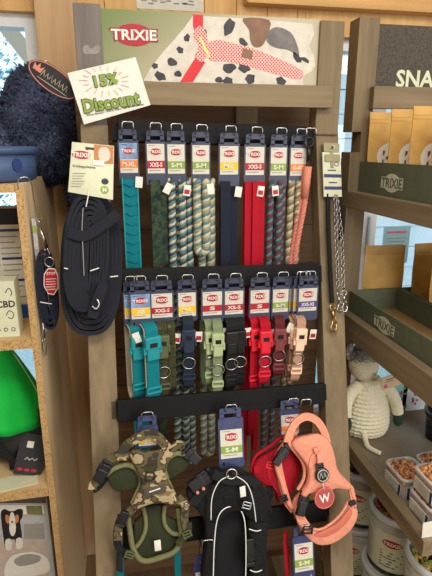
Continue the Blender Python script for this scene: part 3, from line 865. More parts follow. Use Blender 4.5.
for i, (yy, rz) in enumerate(((1.232, .10), (1.128, .05), (1.035, 0), (.955, -.04))):
    pouch(((.704, .706, .706, .710, .712)[i], yy, zB+.0045), .116, (.212, .212, .212, .206, .20)[i], .052, rz, labs[i], G3, lean=-.06)
G4 = 'kraft treat bags on the middle snack shelf'
zc = LV[2][1]-.014
pouch((.757, 1.289, zc), .122, .192, .03, -.12, 'wide kraft treat bag leaning behind the empty carton on the middle shelf', G4, lean=-.02, disc=0)
pouch((.876, 1.235, zc+.0045), .118, .20, .05, .1, 'shaded kraft treat bag at the back of the inner carton on the middle shelf', G4, lean=-.05, disc=0)
pouch((.868, 1.135, zc+.0045), .118, .19, .05, .05, 'kraft treat bag with white round label in the inner carton on the middle shelf', G4, lean=-.05)

# crochet animal sitting on the lower snack shelf with its back to us
zD = LV[1][1]-.014
toy = thing('crochet_toy', (.703, 1.222, zD), 'cream crocheted animal toy sitting on the lower snack shelf', 'toy')
def stitch(n, rows): return lambda a, t: 1+.06*abs(math.sin(t*rows))+.02*math.sin(a*n+3.1*int(t*rows/PI))
b = MB(); rows, per, N = 15, 8, 96
prof_ = [(0, .060), (.012, .069), (.04, .072), (.08, .068), (.12, .057), (.155, .043), (.185, .030)]
def rad(z):
    for (z0, r0_), (z1, r1_) in zip(prof_, prof_[1:]):
        if z <= z1: return r0_+(r1_-r0_)*(z-z0)/(z1-z0)
    return prof_[-1][1]
vs = []
for jj in range(rows*per+1):
    z_ = .185*jj/(rows*per); ro = jj//per
    for ii in range(N):
        a = 2*PI*ii/N; k = rad(z_)-.0045+.0055*abs(math.sin(PI*jj/per))+.0020*math.sin(a*26+PI*(ro % 2)+jj*.35)
        vs.append((k*math.cos(a), k*.88*math.sin(a), z_))
n_ = rows*per
b.add(vs, [(q*N+ii, q*N+(ii+1) % N, (q+1)*N+(ii+1) % N, (q+1)*N+ii) for q in range(n_) for ii in range(N)], 0, True)
b.add(vs[:N], [list(range(N))]); b.add(vs[-N:], [list(range(N))])
obj('body', b, 'yarn', toy)
b = MB(); b.ell((-.022, .0, .222), (.040, .046, .044), 56, 56, 0, stitch(18, 16)); b.ell((-.022, .05, .206), (.024, .034, .024), 40, 40, 0, stitch(14, 12))
hd = obj('head', b, 'yarn', toy)
obj('hair', MB().ell((-.020, .006, .244), (.043, .046, .034), 44, 36, 0, lambda a, t: 1+.06*math.sin(a*13)*math.sin(t*17)), 'greyyarn', hd)
obj('ear', MB().ell((.024, .01, .262), (.012, .008, .026), 20, 16, 0, stitch(8, 8)), 'greyyarn', hd)
obj('ear', MB().ell((-.064, .01, .262), (.012, .008, .026), 20, 16, 0, stitch(8, 8)), 'greyyarn', hd)
def yarnlimb(pts, r, sc=None):
    b = MB(); P = resample(spline(pts, 8), .0022)
    b.tube(P, r, 14, False, 0, lambda q: (1+.07*abs(math.sin(q*len(P)*.55)))*(sc(q) if sc else 1)); return b
arm = obj('arm', yarnlimb([(.030, -.010, .158), (.058, -.022, .140), (.076, -.034, .105), (.084, -.040, .070)], .0185, lambda q: 1-.15*q), 'yarn', toy)
obj('paw', MB().ell((.086, -.042, .052), (.015, .014, .022), 24, 20, 0, stitch(9, 9)), 'greenyarn', arm)
arm = obj('arm', yarnlimb([(-.035, -.006, .158), (-.066, -.02, .140), (-.084, -.034, .11), (-.088, -.05, .08)], .0185, lambda q: 1-.15*q), 'yarn', toy)
obj('paw', MB().ell((-.089, -.055, .062), (.015, .014, .022), 24, 20, 0, stitch(9, 9)), 'greenyarn', arm)
obj('tail', yarnlimb([(-.030, -.050, .030), (-.034, -.072, .016), (-.038, -.095, .009), (-.030, -.115, .0085), (-.018, -.135, .0085)], .0078, lambda q: 1-.2*q), 'yarn', toy)
tg = thing
b = MB(); b.box(-.036, .038, -.0008, .0008, -.040, 0); b.xform(Matrix.Translation((.026, -.078, .222)) @ Matrix.Rotation(-.16, 4, 'Y') @ Matrix.Rotation(.1, 4, 'Z'))
ct = obj('swing_card', b, 'tagpaper', toy)
b = MB(); b.prism(oval(-.024, -.030, .007, .006, 12), -.0014, -.0008); b.xform(Matrix.Translation((.026, -.078, .222)) @ Matrix.Rotation(-.16, 4, 'Y') @ Matrix.Rotation(.1, 4, 'Z'))
obj('emblem', b, 'pink', ct)
b = MB(); b.box(-.022, .010, -.0014, -.0008, -.012, -.010); b.box(-.022, .0, -.0014, -.0008, -.018, -.0165); b.box(.012, .030, -.0014, -.0008, -.012, -.006, 0)
b.xform(Matrix.Translation((.026, -.078, .222)) @ Matrix.Rotation(-.16, 4, 'Y') @ Matrix.Rotation(.1, 4, 'Z'))
obj('print', b, 'ink', ct)

# dark pot and leaflets at the back of that shelf
t = thing('storage_pot', (.905, 1.14, zD), 'black pot at the back of the lower snack shelf', 'pot')
obj('body', MB().lathe([(0, 0), (.040, 0), (.046, .085), (.043, .085), (.038, .004), (0, .004)], seg=28), 'black_pl', t)
obj('rim', MB().lathe([(.045, .076), (.050, .078), (.050, .090), (.043, .090), (.043, .080)], seg=28), 'black_pl', t)
for i, (px0, px1, py0, py1, mt, lab) in enumerate(((396, 405, 374, 412, 'mint', 'narrow pale mint leaflet standing at the back of the lower snack shelf'), (405, 424, 379, 409, 'bluebox', 'colourful leaflet standing at the back of the lower snack shelf'))):
    pa, pb = at(px0, py0, 1.30), at(px1, py1, 1.30)
    t = thing('leaflet', ((pa.x+pb.x)/2, 1.30, zD), lab, 'leaflet'); hw = (pb.x-pa.x)/2; hh = pa.z-zD
    obj('paper', MB().box(-hw, hw, 0, .003, 0, hh), 'mint' if i == 0 else 'siding', t)
    b = MB(); rg = random.Random(2)
    for k in range(14): cx, cz = rg.uniform(-hw*.8, hw*.8), rg.uniform(.01, hh*.8); b.box(cx-.004, cx+.004, -.0008, 0, cz-.004, cz+.004, k % 2)
    obj('print', b, ['green', 'pink'], t)

# tubs of kibble
def chunk(mb, c, s, rg, mi):
    R = Matrix.Rotation(rg.uniform(0, 6), 3, 'X') @ Matrix.Rotation(rg.uniform(0, 6), 3, 'Z')
    vs = [Vector(c)+R @ Vector((x*s*rg.uniform(.7, 1.2), y*s*rg.uniform(.7, 1.2), z*s*rg.uniform(.7, 1.2))) for x, y, z in ((1,0,0), (-1,0,0), (0,1,0), (0,-1,0), (0,0,1), (0,0,-1))]
    mb.add(vs, [(0,2,4), (2,1,4), (1,3,4), (3,0,4), (2,0,5), (1,2,5), (3,1,5), (0,3,5)], mi, True)
G5 = 'clear tubs of dog treats'
def rr3(hx, hy, r, z, n=5): return [(x, y, z) for x, y in rrect(-hx, hx, -hy, hy, r, n)]
def tub(loc, rz, label, tlabel, seed, hx=.052, hy=.062, h=.066):
    t = thing('plastic_tub', loc, label, 'tub', G5, rz); n = 24
    rings = [rr3(hx*.90, hy*.90, .016, 0), rr3(hx*.97, hy*.97, .017, h*.86), rr3(hx, hy, .018, h*.86), rr3(hx, hy, .018, h), rr3(hx-.005, hy-.005, .015, h), rr3(hx*.97-.003, hy*.97-.003, .015, h*.84), rr3(hx*.90-.002, hy*.90-.002, .014, .003)]
    def shell(rs):
        m = MB(); k = len(rs[0]); vs = [p for r_ in rs for p in r_]
        m.add(vs, [(j*k+i, j*k+(i+1) % k, (j+1)*k+(i+1) % k, (j+1)*k+i) for j in range(len(rs)-1) for i in range(k)], 0, True); return m, k
    m, k = shell(rings[:2]); m.add(rings[0], [list(range(k))]); obj('body', m, 'tub', t)
    m, k = shell(rings[1:5]); obj('rim', m, 'tubrim', t)
    lb = MB(); lb.box(-hx*.99-.0006, -hx*.95, -hy*.72, hy*.72, h*.14, h*.66)
    lb.box(-hx*.72, hx*.72, -hy*.99-.0006, -hy*.95, h*.14, h*.66)
    L = obj('label', lb, 'paper', t)
    obj('stripe', MB().box(-hx*.99-.0012, -hx*.985, -hy*.72, -hy*.56, h*.14, h*.66), 'navyprint', L)
    obj('stripe', MB().box(-hx*.72, -hx*.58, -hy*.99-.0012, -hy*.985, h*.14, h*.66), 'navyprint', L)
    pr = MB()
    for i in range(4): pr.box(-hx*.99-.0012, -hx*.985, -hy*.40, hy*(.4-.1*(i % 2)), h*(.22+.1*i), h*(.24+.1*i))
    obj('print', pr, 'inkgrey', L)
    rg = random.Random(seed); b = MB()
    c_, s_ = math.cos(rz), math.sin(rz)
    b.prism([(x, y) for x, y in rrect(-hx*.86, hx*.86, -hy*.86, hy*.86, .012, 3)], .006, h*.72)
    b.v = [(x, z, y) for x, y, z in b.v]
    for i in range(330):
        x, y = rg.uniform(-hx*.86, hx*.86), rg.uniform(-hy*.86, hy*.86)
        chunk(b, (x, y, h*.74+rg.uniform(-.002, .007)+.008*(1-abs(x/hx))), .0062, rg, rg.choice([0,0,1,1,1,2]))
    k_ = obj('dog_treats', b, ['treat1', 'treat2', 'treat3']); k_.location = loc; k_.rotation_euler = (0,0,rz)
    tag(k_, tlabel, 'treats', None, 'stuff')
    return t
zt = zD
D_ = dict(hx=.041, hy=.047, h=.057)
tub((.681, .955, zt), .04, 'clear tub of brown treats alone beside the stacked tubs', 'brown treats heaped in the tub beside the stacked tubs', 1, **D_)
tub((.684, .846, zt), .03, 'lower clear tub in the front stack on the lower snack shelf', 'treats in the lower tub of the front stack', 2, **D_)
tub((.688, .846, zt+.060), .02, 'upper clear tub in the front stack on the lower snack shelf', 'pale orange treats in the upper tub of the front stack', 3, **D_)
tub((.772, .962, zt), .04, 'clear tub behind the stacked tubs at the photo edge', 'treats in the tub behind the stacked tubs', 4, **D_)
pt = thing('price_ticket', (.634, .782, LV[1][1]), 'white price ticket on the front rail of the lower snack shelf', 'ticket')
b = MB().box(-.022, .055, -.0018, 0, -.002, .040); b.xform(Matrix.Rotation(-.05, 4, 'Y')); obj('card', b, 'white', pt)
obj('print', MB().box(0, .03, -.0026, -.0018, .018, .021), 'ink', pt)

# buckets of cookies on the bottom shelf
zE = LV[0][1]-.014
G6 = 'cookie buckets on the bottom shelf'
def wrap(R, a0, z0): return lambda u, v: (R*math.cos(a0+u/R), R*math.sin(a0+u/R), z0+v)
def bucket(loc, R, H, label, seed, full=None, rz=0, lid=False):
    t = thing('cookie_bucket', loc, label, 'bucket', G6, rz)
    r1, r2 = R*.90, R*.985
    obj('wall', MB().lathe([(0, 0), (r1, 0), (r2, H*.92), (r2-.003, H*.92), (r1-.003, .003), (0, .003)], seg=48), 'bucket', t)
    obj('rim', MB().lathe([(r2-.004, H*.90), (R, H*.90), (R+.003, H*.92), (R+.003, H*.985), (R, H), (r2-.006, H), (r2-.006, H*.90)], seg=48), 'tubrim', t)
    if lid: obj('lid', MB().lathe([(0, H*.985), (r2-.006, H*.985), (r2-.006, H+.002), (0, H+.002)], seg=48), 'tubrim', t)
    a0 = -2.25; rl = lambda z: r1+(r2-r1)*z/(H*.92)+.0012
    lb = obj('label', MB().lathe([(rl(H*.10), H*.10), (rl(H*.76), H*.76)], seg=24, a0=a0-.75, a1=a0+.75), 'cream', t)
    side = obj('side_print', MB().lathe([(rl(H*.10)+.0003, H*.10), (rl(H*.76)+.0003, H*.76)], seg=8, a0=a0-1.15, a1=a0-.75), 'paper', lb)
    obj('color_band', MB().lathe([(rl(H*.04)+.0004, H*.04), (rl(H*.11)+.0004, H*.11)], seg=24, a0=a0-1.15, a1=a0+.75), 'dkgreen', lb)
    m = MB(); q = wrap(rl(H*.6)+.0008, a0, H*.60)
    vs = [q(.027*(i/8-1), sg*.012*math.sqrt(max(0, 1-(i/8-1)**2))) for i in range(17) for sg in (-1, 1)]; m.add(vs, [(2*i, 2*i+2, 2*i+3, 2*i+1) for i in range(16)]); lg = obj('logo', m, 'red', lb)
    obj('lettering', text(MB(), 'TRIXIE', .048, .0105, wrap(rl(H*.6)+.0022, a0, H*.60)), 'white', lg)
    m = MB()
    for i in range(6):
        q = wrap(rl(H*(.44-.05*i))+.0008, a0, H*(.44-.05*i)); w_ = .030-.004*(i % 3)
        m.add([q(-.030, -.0015), q(-.03+w_, -.0015), q(-.03+w_*2, -.0015), q(-.03+w_*2, .0015), q(-.03+w_, .0015), q(-.030, .0015)], [(0,1,4,5), (1,2,3,4)])
    obj('print', m, 'ink', lb)
    m = MB()
    for i in range(9):
        z_ = H*(.18+.058*i); m.lathe([(rl(z_)+.0009, z_), (rl(z_)+.0009, z_+.0022)], seg=5, a0=a0-1.10, a1=a0-.82)
    obj('print', m, 'inkgrey', side)
    if full:
        rg = random.Random(seed); b = MB(); b.lathe([(0, .006), (r1-.008, .006), (r2-.010, H*.78), (0, H*.80)], seg=32)
        for i in range(170):
            r_ = (r2-.018)*math.sqrt(rg.random()); a = rg.uniform(0, 2*PI); m = MB(); k = rg.uniform(.8, 1.15)
            m.torus((0, 0, 0), .0075*k, .0036*k, 'z', 10, 5, rg.randrange(4))
            b.merge(m, Matrix.Translation((r_*math.cos(a), r_*math.sin(a), H*.81+rg.uniform(-.004, .010))) @ Matrix.Rotation(rg.uniform(-.9, .9), 4, 'X') @ Matrix.Rotation(rg.uniform(-.9, .9), 4, 'Y'))
        k_ = obj('dog_cookies', b, ['cook1', 'cook2', 'cook3', 'cook4']); k_.location = loc; tag(k_, full, 'cookies', None, 'stuff')
    return t
for (x_, y_, r_, nm, sd) in ((.700, 1.205, .076, 'rear', 11), (.708, 1.020, .077, 'middle', 12), (.720, .845, .084, 'front', 13)):
    H_ = .190
    bucket((x_, y_, zE), r_, H_, 'clear cookie bucket underneath the %s bucket stack, on the bottom shelf' % nm, sd, None, 0, True)
    bucket((x_+.004, y_-.003, zE+H_+.003), r_, H_, 'open cookie bucket on top of the %s bucket stack' % nm, sd, 'ring shaped cookies in the %s open bucket' % nm, 0)

# ---------------------------------------------------------------- harnesses on the lower rail
G7 = 'harnesses on the lower rail'
def pad(name, pts, Y, t, mats, parent, r=.004, bulge=0, n=4, mi=0):
    q = xz(pts, Y); q = [(v.x, v.y) for v in spline([Vector((a, b_)) for a, b_ in q], n, True)]
    cx = sum(p[0] for p in q)/len(q); hw = max(abs(p[0]-cx) for p in q) or 1
    return obj(name, MB().prism(q, Y-t, Y, 0, r, (lambda x, z: -bulge*(1-min(1, ((x-cx)/hw)**2))) if bulge else None), mats, parent, True)
def cord(name, pts, Y, r, mat, parent, closed=False, bulge=None):
    q = spline([at(a, b_, Y) for a, b_ in pts], 5, closed)
    return obj(name, MB().tube(q, r, 8, closed), mat, parent, True)
def webb(name, pts, Y, w, mat, parent, t=.004, smooth=4):
    q = spline([at(*p[:2], p[2] if len(p) > 2 else Y) for p in pts], smooth)
    return obj(name, MB().strap(q, w, t), mat, parent, True)
def buckle(pts, Y, w, parent, mat='black_pl', name='buckle'):       # side-release buckle between two points
    a, b_ = at(*pts[0], Y), at(*pts[1], Y); d = b_-a; L = d.length; d.normalize(); s = d.cross(Vector((0,1,0))).normalized()
    R = Matrix((s, Vector((0,1,0)), d)).transposed().to_4x4(); R.translation = (a+b_)/2
    m = MB(); m.box(-w*.5, w*.5, -.006, .005, -L*.5, L*.08, b=.002); m.box(-w*.38, w*.38, -.005, .004, L*.02, L*.34, b=.002)
    m.box(-w*.62, -w*.36, -.004, .004, -L*.12, L*.3, b=.0015); m.box(w*.36, w*.62, -.004, .004, -L*.12, L*.3, b=.0015)
    m.box(-w*.58, w*.58, -.004, .004, L*.36, L*.5, b=.0015)
    return obj(name, m.xform(R), mat, parent, True)
def slider(c, Y, w, h, rot, parent, mat='black_pl'):
    p = at(*c, Y); m = MB(); k = .0028
    for z0 in (-h/2, -k/2, h/2-k): m.box(-w/2, w/2, -.0035, .003, z0, z0+k, b=.0008)
    m.box(-w/2, -w/2+k, -.0035, .003, -h/2, h/2); m.box(w/2-k, w/2, -.0035, .003, -h/2, h/2)
    m.xform(Matrix.Translation(p) @ Matrix.Rotation(rot, 4, 'Y')); return obj('slider', m, mat, parent, True)
def ringo(c, Y, R, r, parent, mat='chrome', sz=1, name='ring'):
    return obj(name, MB().torus(at(*c, Y), R, r, 'y', 24, 8, 0, sz), mat, parent, True)

def harness(px, py, name, label, w=-.045):
    global FRAME
    a, c = SA(px, py, w); hook(2, a, max(.056, .012-w)); p = ST(a, w, RAILS[2]-.013)
    t = thing(name, p, label, 'harness', G7); t.rotation_euler = SM.to_euler(); FRAME = (t, a, w, RAILS[2]-.013)
    return t
# camouflage harness
Z = lambda x, y, *_: (80+x/3.086, 430+y/3.086)
Zs = lambda *p: [Z(*q) for q in p]
t = harness(147, 418, 'dog_harness', 'camouflage dog harness with olive binding, hanging leftmost on the lower rail', -.050)
YH = t.location.y
card(t, 'yellow', 'M', w=.046, h=.06, label_top=.026, label_h=.03, hang='hanger_blue')
handle = webb('handle', Zs((128,92), (132,64), (150,42), (182,22), (215,10), (242,22), (262,46), (276,60)), YH-.02, .019, 'camo', t, .005)
cord('handle_edge', Zs((120,88), (124,60), (144,36), (180,14), (215,2), (248,16), (270,42)), YH-.020, .0016, 'olive', handle)
pad('back_mesh', Zs((166,290), (186,262), (196,236), (262,228), (270,262), (302,282), (302,335), (288,372), (240,392), (198,400), (174,384)), YH+.03, .010, 'mesh', t)
cord('belly_binding', Zs((148,268), (154,310), (166,372), (196,404), (246,394), (292,374), (312,332), (308,284), (302,240)), YH+.012, .0062, 'olive', t)
cord('belly_binding', Zs((194,238), (202,270), (202,306), (190,338), (172,362)), YH+.016, .0050, 'olive', t)
cord('belly_binding', Zs((262,232), (258,268), (264,296), (284,318), (306,322)), YH+.016, .0050, 'olive', t)
pad('shoulder_mesh', Zs((84,136), (112,116), (150,110), (178,130), (188,158), (182,176), (140,184), (104,180)), YH+.012, .012, 'mesh', t)
cord('shoulder_binding', Zs((80,140), (100,122), (138,108), (168,116), (186,142), (188,166)), YH-.004, .0058, 'olive', t)
pad('shoulder_mesh', Zs((262,112), (276,88), (302,74), (338,84), (330,112), (300,136), (268,146)), YH+.012, .012, 'mesh', t)
cord('shoulder_binding', Zs((268,150), (260,120), (272,90), (300,72), (338,80)), YH-.004, .0058, 'olive', t)
chest_pts = Zs((150,66), (166,54), (215,56), (262,50), (286,62), (274,86), (263,106), (262,132), (276,162), (297,195), (304,224), (284,222), (232,213), (192,226), (166,240), (158,224), (173,194), (186,160), (180,130), (164,98))
ch = pad('chest_panel', chest_pts, YH, .014, 'camo', t, .005, .012)
cord('seam', Zs((160,70), (178,110), (194,140), (196,166), (184,200), (170,232)), YH-.018, .0013, 'black', ch)
cord('seam', Zs((276,72), (256,108), (252,136), (266,168), (290,204), (296,220)), YH-.018, .0013, 'lining', ch)
cord('binding', Zs((150,66), (178,128), (186,160), (172,196), (158,226)), YH-.008, .0030, 'olive', ch)
cord('binding', Zs((286,62), (262,106), (262,132), (276,162), (304,224)), YH-.008, .0030, 'olive', ch)
cord('binding', Zs((160,240), (192,226), (232,214), (284,223), (304,226)), YH-.012, .0036, 'olive', ch)
pad('patch', Zs((196,182), (262,166), (266,190), (200,206)), YH-.022, .003, 'slate', ch, .0008, n=1)
b = MB()
p = at(*Z(231, 186), YH-.0262); b.box(-.012, .012, 0, .0006, -.0012, .0012); b.xform(Matrix.Translation(p) @ Matrix.Rotation(-.22, 4, 'Y')); obj('print', b, 'white', ch, True)
ringo(Z(216, 142), YH-.026, .0095, .0019, ch, 'black_pl', 1.1)
webb('ring_loop', Zs((198,120), (216,118), (234,116)), YH-.025, .011, 'olivecamo', ch, .004)
webb('strap', Zs((150,82), (112,78), (86,100), (62,140)), YH-.002, .018, 'camo', t)
buckle(Zs((52,158), (88,96)), YH-.008, .022, t)
webb('strap', Zs((66,148), (44,164), (38,184)), YH-.004, .018, 'camo', t)
webb('strap', Zs((84,140), (60,172), (40,186), (52,178)), YH+.01, .014, 'black', t)
webb('strap', Zs((282,64), (300,44), (320,52)), YH-.004, .017, 'camo', t)
buckle(Zs((366,98), (322,58)), YH-.006, .022, t)
webb('strap', Zs((165,240), (146,258), (122,290), (116,340)), YH-.006, .017, 'camo', t)
webb('strap', Zs((128,262), (114,310), (118,360), (150,392)), YH+.004, .015, 'black', t)
buckle(Zs((140,250), (122,296)), YH-.012, .017, t)
slider(Z(152, 384), YH-.002, .020, .014, .4, t, 'olive_pl')
webb('strap', Zs((302,205), (324,232), (322,270), (330,305)), YH-.006, .016, 'camo', t)
webb('strap', Zs((334,286), (332,318), (300,352)), YH+.002, .015, 'olivecamo', t)
slider(Z(330, 320), YH-.006, .020, .016, -.3, t, 'olive_pl')
ringo(Z(328, 236), YH-.012, .006, .0012, t)
pad('care_tag', Zs((228,342), (248,338), (251,370), (231,374)), YH+.006, .0012, 'white', t, n=1, r=.0003)
pad('care_tag_back', Zs((112,330), (132,322), (132,440), (112,432)), YH+.012, .002, 'blackcard', t, n=1, r=.0005)

# black harness
t = harness(230, 410, 'dog_harness', 'black padded dog harness with white piping, middle of the lower rail', -.050)
card(t, 'green', 'S-M', w=.058, h=.125, label_top=.040, label_h=.064, hang='hanger_blue')
YK = t.location.y+.004
pad('back_panel', [(203,484), (220,473), (242,473), (257,484), (264,500), (262,516), (246,512), (236,503), (224,505), (214,516), (204,512)], YK+.012, .030, 'blacknyl', t, .006, .02)
pad('inner_mesh', [(208,505), (250,505), (254,560), (256,640), (204,640), (206,560)], YK+.024, .010, 'black', t, .003)
pad('leg_panel', [(203,500), (214,496), (217,518), (213,550), (213,600), (214,640), (196,640), (200,570), (203,535)], YK+.008, .024, 'blacknyl', t, .006, .008)
pad('leg_panel', [(245,512), (257,492), (266,512), (263,542), (267,575), (266,640), (247,640), (246,600), (247,555)], YK+.008, .024, 'blacknyl', t, .006, .008)
pad('side_pad', [(190,482), (206,468), (222,470), (214,496), (208,520), (196,508), (186,494)], YK, .016, 'blacknyl', t, .005)
pad('side_pad', [(244,472), (256,478), (268,496), (270,512), (258,506), (250,494)], YK, .016, 'blacknyl', t, .005)
cord('piping', [(213,600), (214,550), (217,521), (224,509), (236,507), (244,518), (246,550), (245,600)], YK-.034, .0013, 'reflect', t)
cord('piping', [(211,520), (212,498), (219,482), (229,476)], YK-.044, .0012, 'reflect', t)
cord('piping', [(236,476), (247,484), (253,500), (256,522)], YK-.044, .0012, 'reflect', t)
cord('piping', [(249,529), (256,531), (261,530)], YK-.034, .0012, 'reflect', t)
cord('piping', [(250,570), (256,572), (262,570)], YK-.034, .0012, 'reflect', t)
webb('strap', [(213,474), (230,480), (250,480), (258,486)], YK-.040, .020, 'black', t)
webb('strap', [(192,504), (202,492), (214,482)], YK-.018, .020, 'black', t)
buckle([(190,488), (212,472)], YK-.02, .026, t)
buckle([(249,538), (250,566)], YK-.026, .018, t)
ringo((231.5, 474), YK-.046, .0115, .0017, t, 'chrome', .9)
slider((246.5, 505), YK-.044, .020, .016, .35, t, 'chrome')
pad('care_tag', [(239.5,487), (245,485.5), (246,496), (240.5,497.5)], YK-.042, .001, 'white', t, n=1, r=.0003)
for i, c in enumerate(((197.5,492.5), (203.5,488.5))): p = at(*c, YK-.0275); obj('rivet', MB().prism(oval(p.x, p.z, .0034, .0034, 10), p.y-.002, p.y+.003), 'r_pink', t, True)
webb('handle', [(217,484), (219,476), (228,470), (238,470), (246,476), (247,484)], YK-.022, .012, 'black', t)

# red harness behind the coral one
t = harness(289, 403, 'dog_harness', 'red mesh dog harness tucked behind the coral pink harness', -.028)
card(t, 'orange', 'S', w=.05, h=.085, label_top=.026, label_h=.045, hang='hanger_blue')
YR = t.location.y+.004
pad('mesh_panel', [(251,472), (255,458), (270,448), (286,438), (296,444), (300,460), (296,476), (286,494), (276,500), (272,484), (262,482)], YR, .016, 'redmesh', t, .005, .01)
cord('binding', [(251,472), (255,457), (270,446), (286,436), (297,443)], YR-.008, .004, 'redweb', t)
cord('binding', [(262,482), (273,484), (278,500)], YR-.008, .004, 'redweb', t)
webb('strap', [(254,470), (268,466), (282,462), (296,460)], YR-.018, .016, 'redweb', t)
webb('strap', [(272,458), (270,474), (280,492), (288,506)], YR-.022, .014, 'redweb', t)
webb('strap', [(258,474), (268,482), (270,494), (266,506)], YR-.012, .014, 'black', t)
slider((270,465), YR-.022, .020, .016, .3, t, 'red_pl')

# coral pink harness
Z = lambda x, y, *_: (210+x/2.88, 430+y/2.88)
t = harness(304, 405, 'dog_harness', 'coral pink padded dog harness with round tag, rightmost on the lower rail', -.062)
YP = t.location.y
webb('handle', [(287,442), (290,432), (297,421), (307,416.5), (317,421), (324,432), (327,443)], YP-.012, .017, 'peach', t, .006)
body = pad('chest_panel', Zs((226,38), (240,18), (266,8), (300,3), (328,20), (345,58), (354,100), (374,130), (400,158), (390,166), (352,158), (332,164), (304,176), (278,170), (262,182), (252,172), (268,142), (271,112), (262,86), (242,60)), YP, .016, 'peach', t, .006, .016)
cord('binding', Zs((238,18), (228,38), (243,60), (263,86), (272,112), (269,142), (252,172)), YP-.012, .0040, 'peach', body)
cord('binding', Zs((328,20), (345,58), (354,100), (374,130), (401,158)), YP-.012, .0040, 'peach', body)
cord('seam', Zs((300,62), (286,86), (284,130), (276,160)), YP-.030, .0010, 'peachdk', body)
webb('ring_loop', Zs((300,62), (314,60), (318,100)), YP-.034, .014, 'peach', body, .004)
slider(Z(316, 104), YP-.036, .017, .013, -.1, body)
cord('shoulder_binding', Zs((248,6), (222,30), (196,72), (192,104), (206,148), (220,196), (236,226)), YP+.004, .0062, 'peach', t)
webb('shoulder_strap', Zs((246,10), (218,44), (196,84), (204,140), (222,204), (240,230)), YP+.010, .017, 'peach', t, .005)
buckle(Zs((186,98), (226,44)), YP-.006, .018, t)
slider(Z(212, 198), YP-.004, .019, .014, -.3, t)
webb('strap', Zs((278,168), (262,196), (256,226), (262,256), (284,286)), YP-.008, .020, 'peach', t, .005)
buckle(Zs((258,246), (276,176)), YP-.018, .020, t)
pad('side_panel', Zs((262,176), (240,196), (236,226), (248,262), (262,290), (282,280), (268,244), (266,214), (276,190)), YP+.008, .010, 'peach', t, .004)
bp = pad('belly_panel', Zs((258,278), (274,304), (310,327), (356,319), (402,282), (421,240), (413,213), (396,208), (376,238), (350,266), (316,284), (290,280), (274,266)), YP+.010, .012, 'peach', t, .005)
pad('belly_mesh', Zs((300,302), (330,306), (366,290), (396,262), (408,238), (402,224), (390,238), (364,268), (330,286)), YP-.0035, .003, 'peachdk', bp, .001)
cord('binding', Zs((262,280), (290,284), (318,286), (350,268), (378,240), (398,206)), YP-.002, .0032, 'peach', bp)
slider(Z(281, 286), YP-.012, .024, .020, .15, t)
webb('side_strap', Zs((352,158), (398,160), (410,190), (414,222)), YP-.002, .013, 'peach', t, .005)
cord('binding', Zs((398,158), (412,190), (418,224)), YP-.004, .0030, 'peach', t)
slider(Z(410, 210), YP-.008, .016, .010, -.3, t, 'black_pl')
# round badge and tag hanging from the ring
p = at(*Z(325, 131), YP-.040); bd = obj('badge', MB().prism(oval(p.x, p.z, .0165, .0165, 28), p.y, p.y+.006, 0, .0015), 'black_pl', t, True)
b = MB().torus((p.x, p.y-.001, p.z), .0125, .0008, 'y', 28, 6); 
for dx in (-.0045, .0045): b.tube([(p.x+dx-.0035, p.y-.001, p.z-.006), (p.x+dx, p.y-.001, p.z+.006), (p.x+dx+.0035, p.y-.001, p.z-.006)], .0008, 5)
obj('emblem', b, 'white', bd, True)
p = at(*Z(330, 196), YP-.040); ht = obj('round_tag', MB().prism(oval(p.x, p.z, .0245, .0245, 32), p.y, p.y+.002), 'tagred', t, True)
obj('rim', MB().torus((p.x, p.y-.0004, p.z), .0225, .0007, 'y', 32, 6), 'peach', ht, True)
b = text(MB(), 'W', .026, .019, front(p.x, p.y-.001, p.z, .12)); obj('lettering', b, 'white', ht, True)
obj('tag_string', MB().tube([at(*Z(325, 148), YP-.038), at(*Z(329, 174), YP-.041)], .0008, 5), 'white', t, True)

FRAME = None
# packs on the lowest rail
def low(px, w_, label, band, size, dz, card_=True):
    a, c = SA(px, 540, w_); hook(3, a, .075 if card_ else .026); p = ST(a, w_, RAILS[3]-.010)
    t_ = thing('harness_pack', (p.x, p.y, p.z-.003), label, 'packed harness', 'packs on the lowest rail'); t_.rotation_euler = SM.to_euler()
    if card_: card(t_, band, size, w=.052, h=.115, label_top=.03, hang='hanger_blue').parent = t_
    return t_
t = low(303, -.06, 'blue carded red harness below the coral pink harness', 'green', 'S-M', 0)
obj('harness', MB().ribbon(u_path(-.034, -.012, -.01, -.16, .020), .016, .006, (.6,.8,0)), 'redweb', t)
obj('strap', MB().ribbon(u_path(-.008, .02, -.105, -.20, .004), .015, .004, (.5,.8,0)), 'beige', t)
t = low(204, -.03, 'blue carded pack below the black harness on the lowest rail', 'green', 'S-M', -.02)
for o_ in t.children: o_.location.z -= .045
obj('loop', MB().tube([(-.012, 0, -.002), (-.010, 0, -.044)], .001, 5).tube([(.012, 0, -.002), (.010, 0, -.044)], .001, 5), 'black_pl', t)
obj('strap', MB().ribbon(u_path(-.012, .012, -.15, -.26, .004), .018, .004, (.6,.8,0)), 'black', t)
t = low(146, -.022, 'teal strap leash looped low behind the camouflage harness', 'orange', 'M', 0, False); t.name = 'dog_leash'; t['category'] = 'leash'; del t['group']
obj('strap', MB().ribbon(u_path(-.058, .070, -.0, -.30, .010), .020, .005, (.6,.8,0)), 'teal', t)

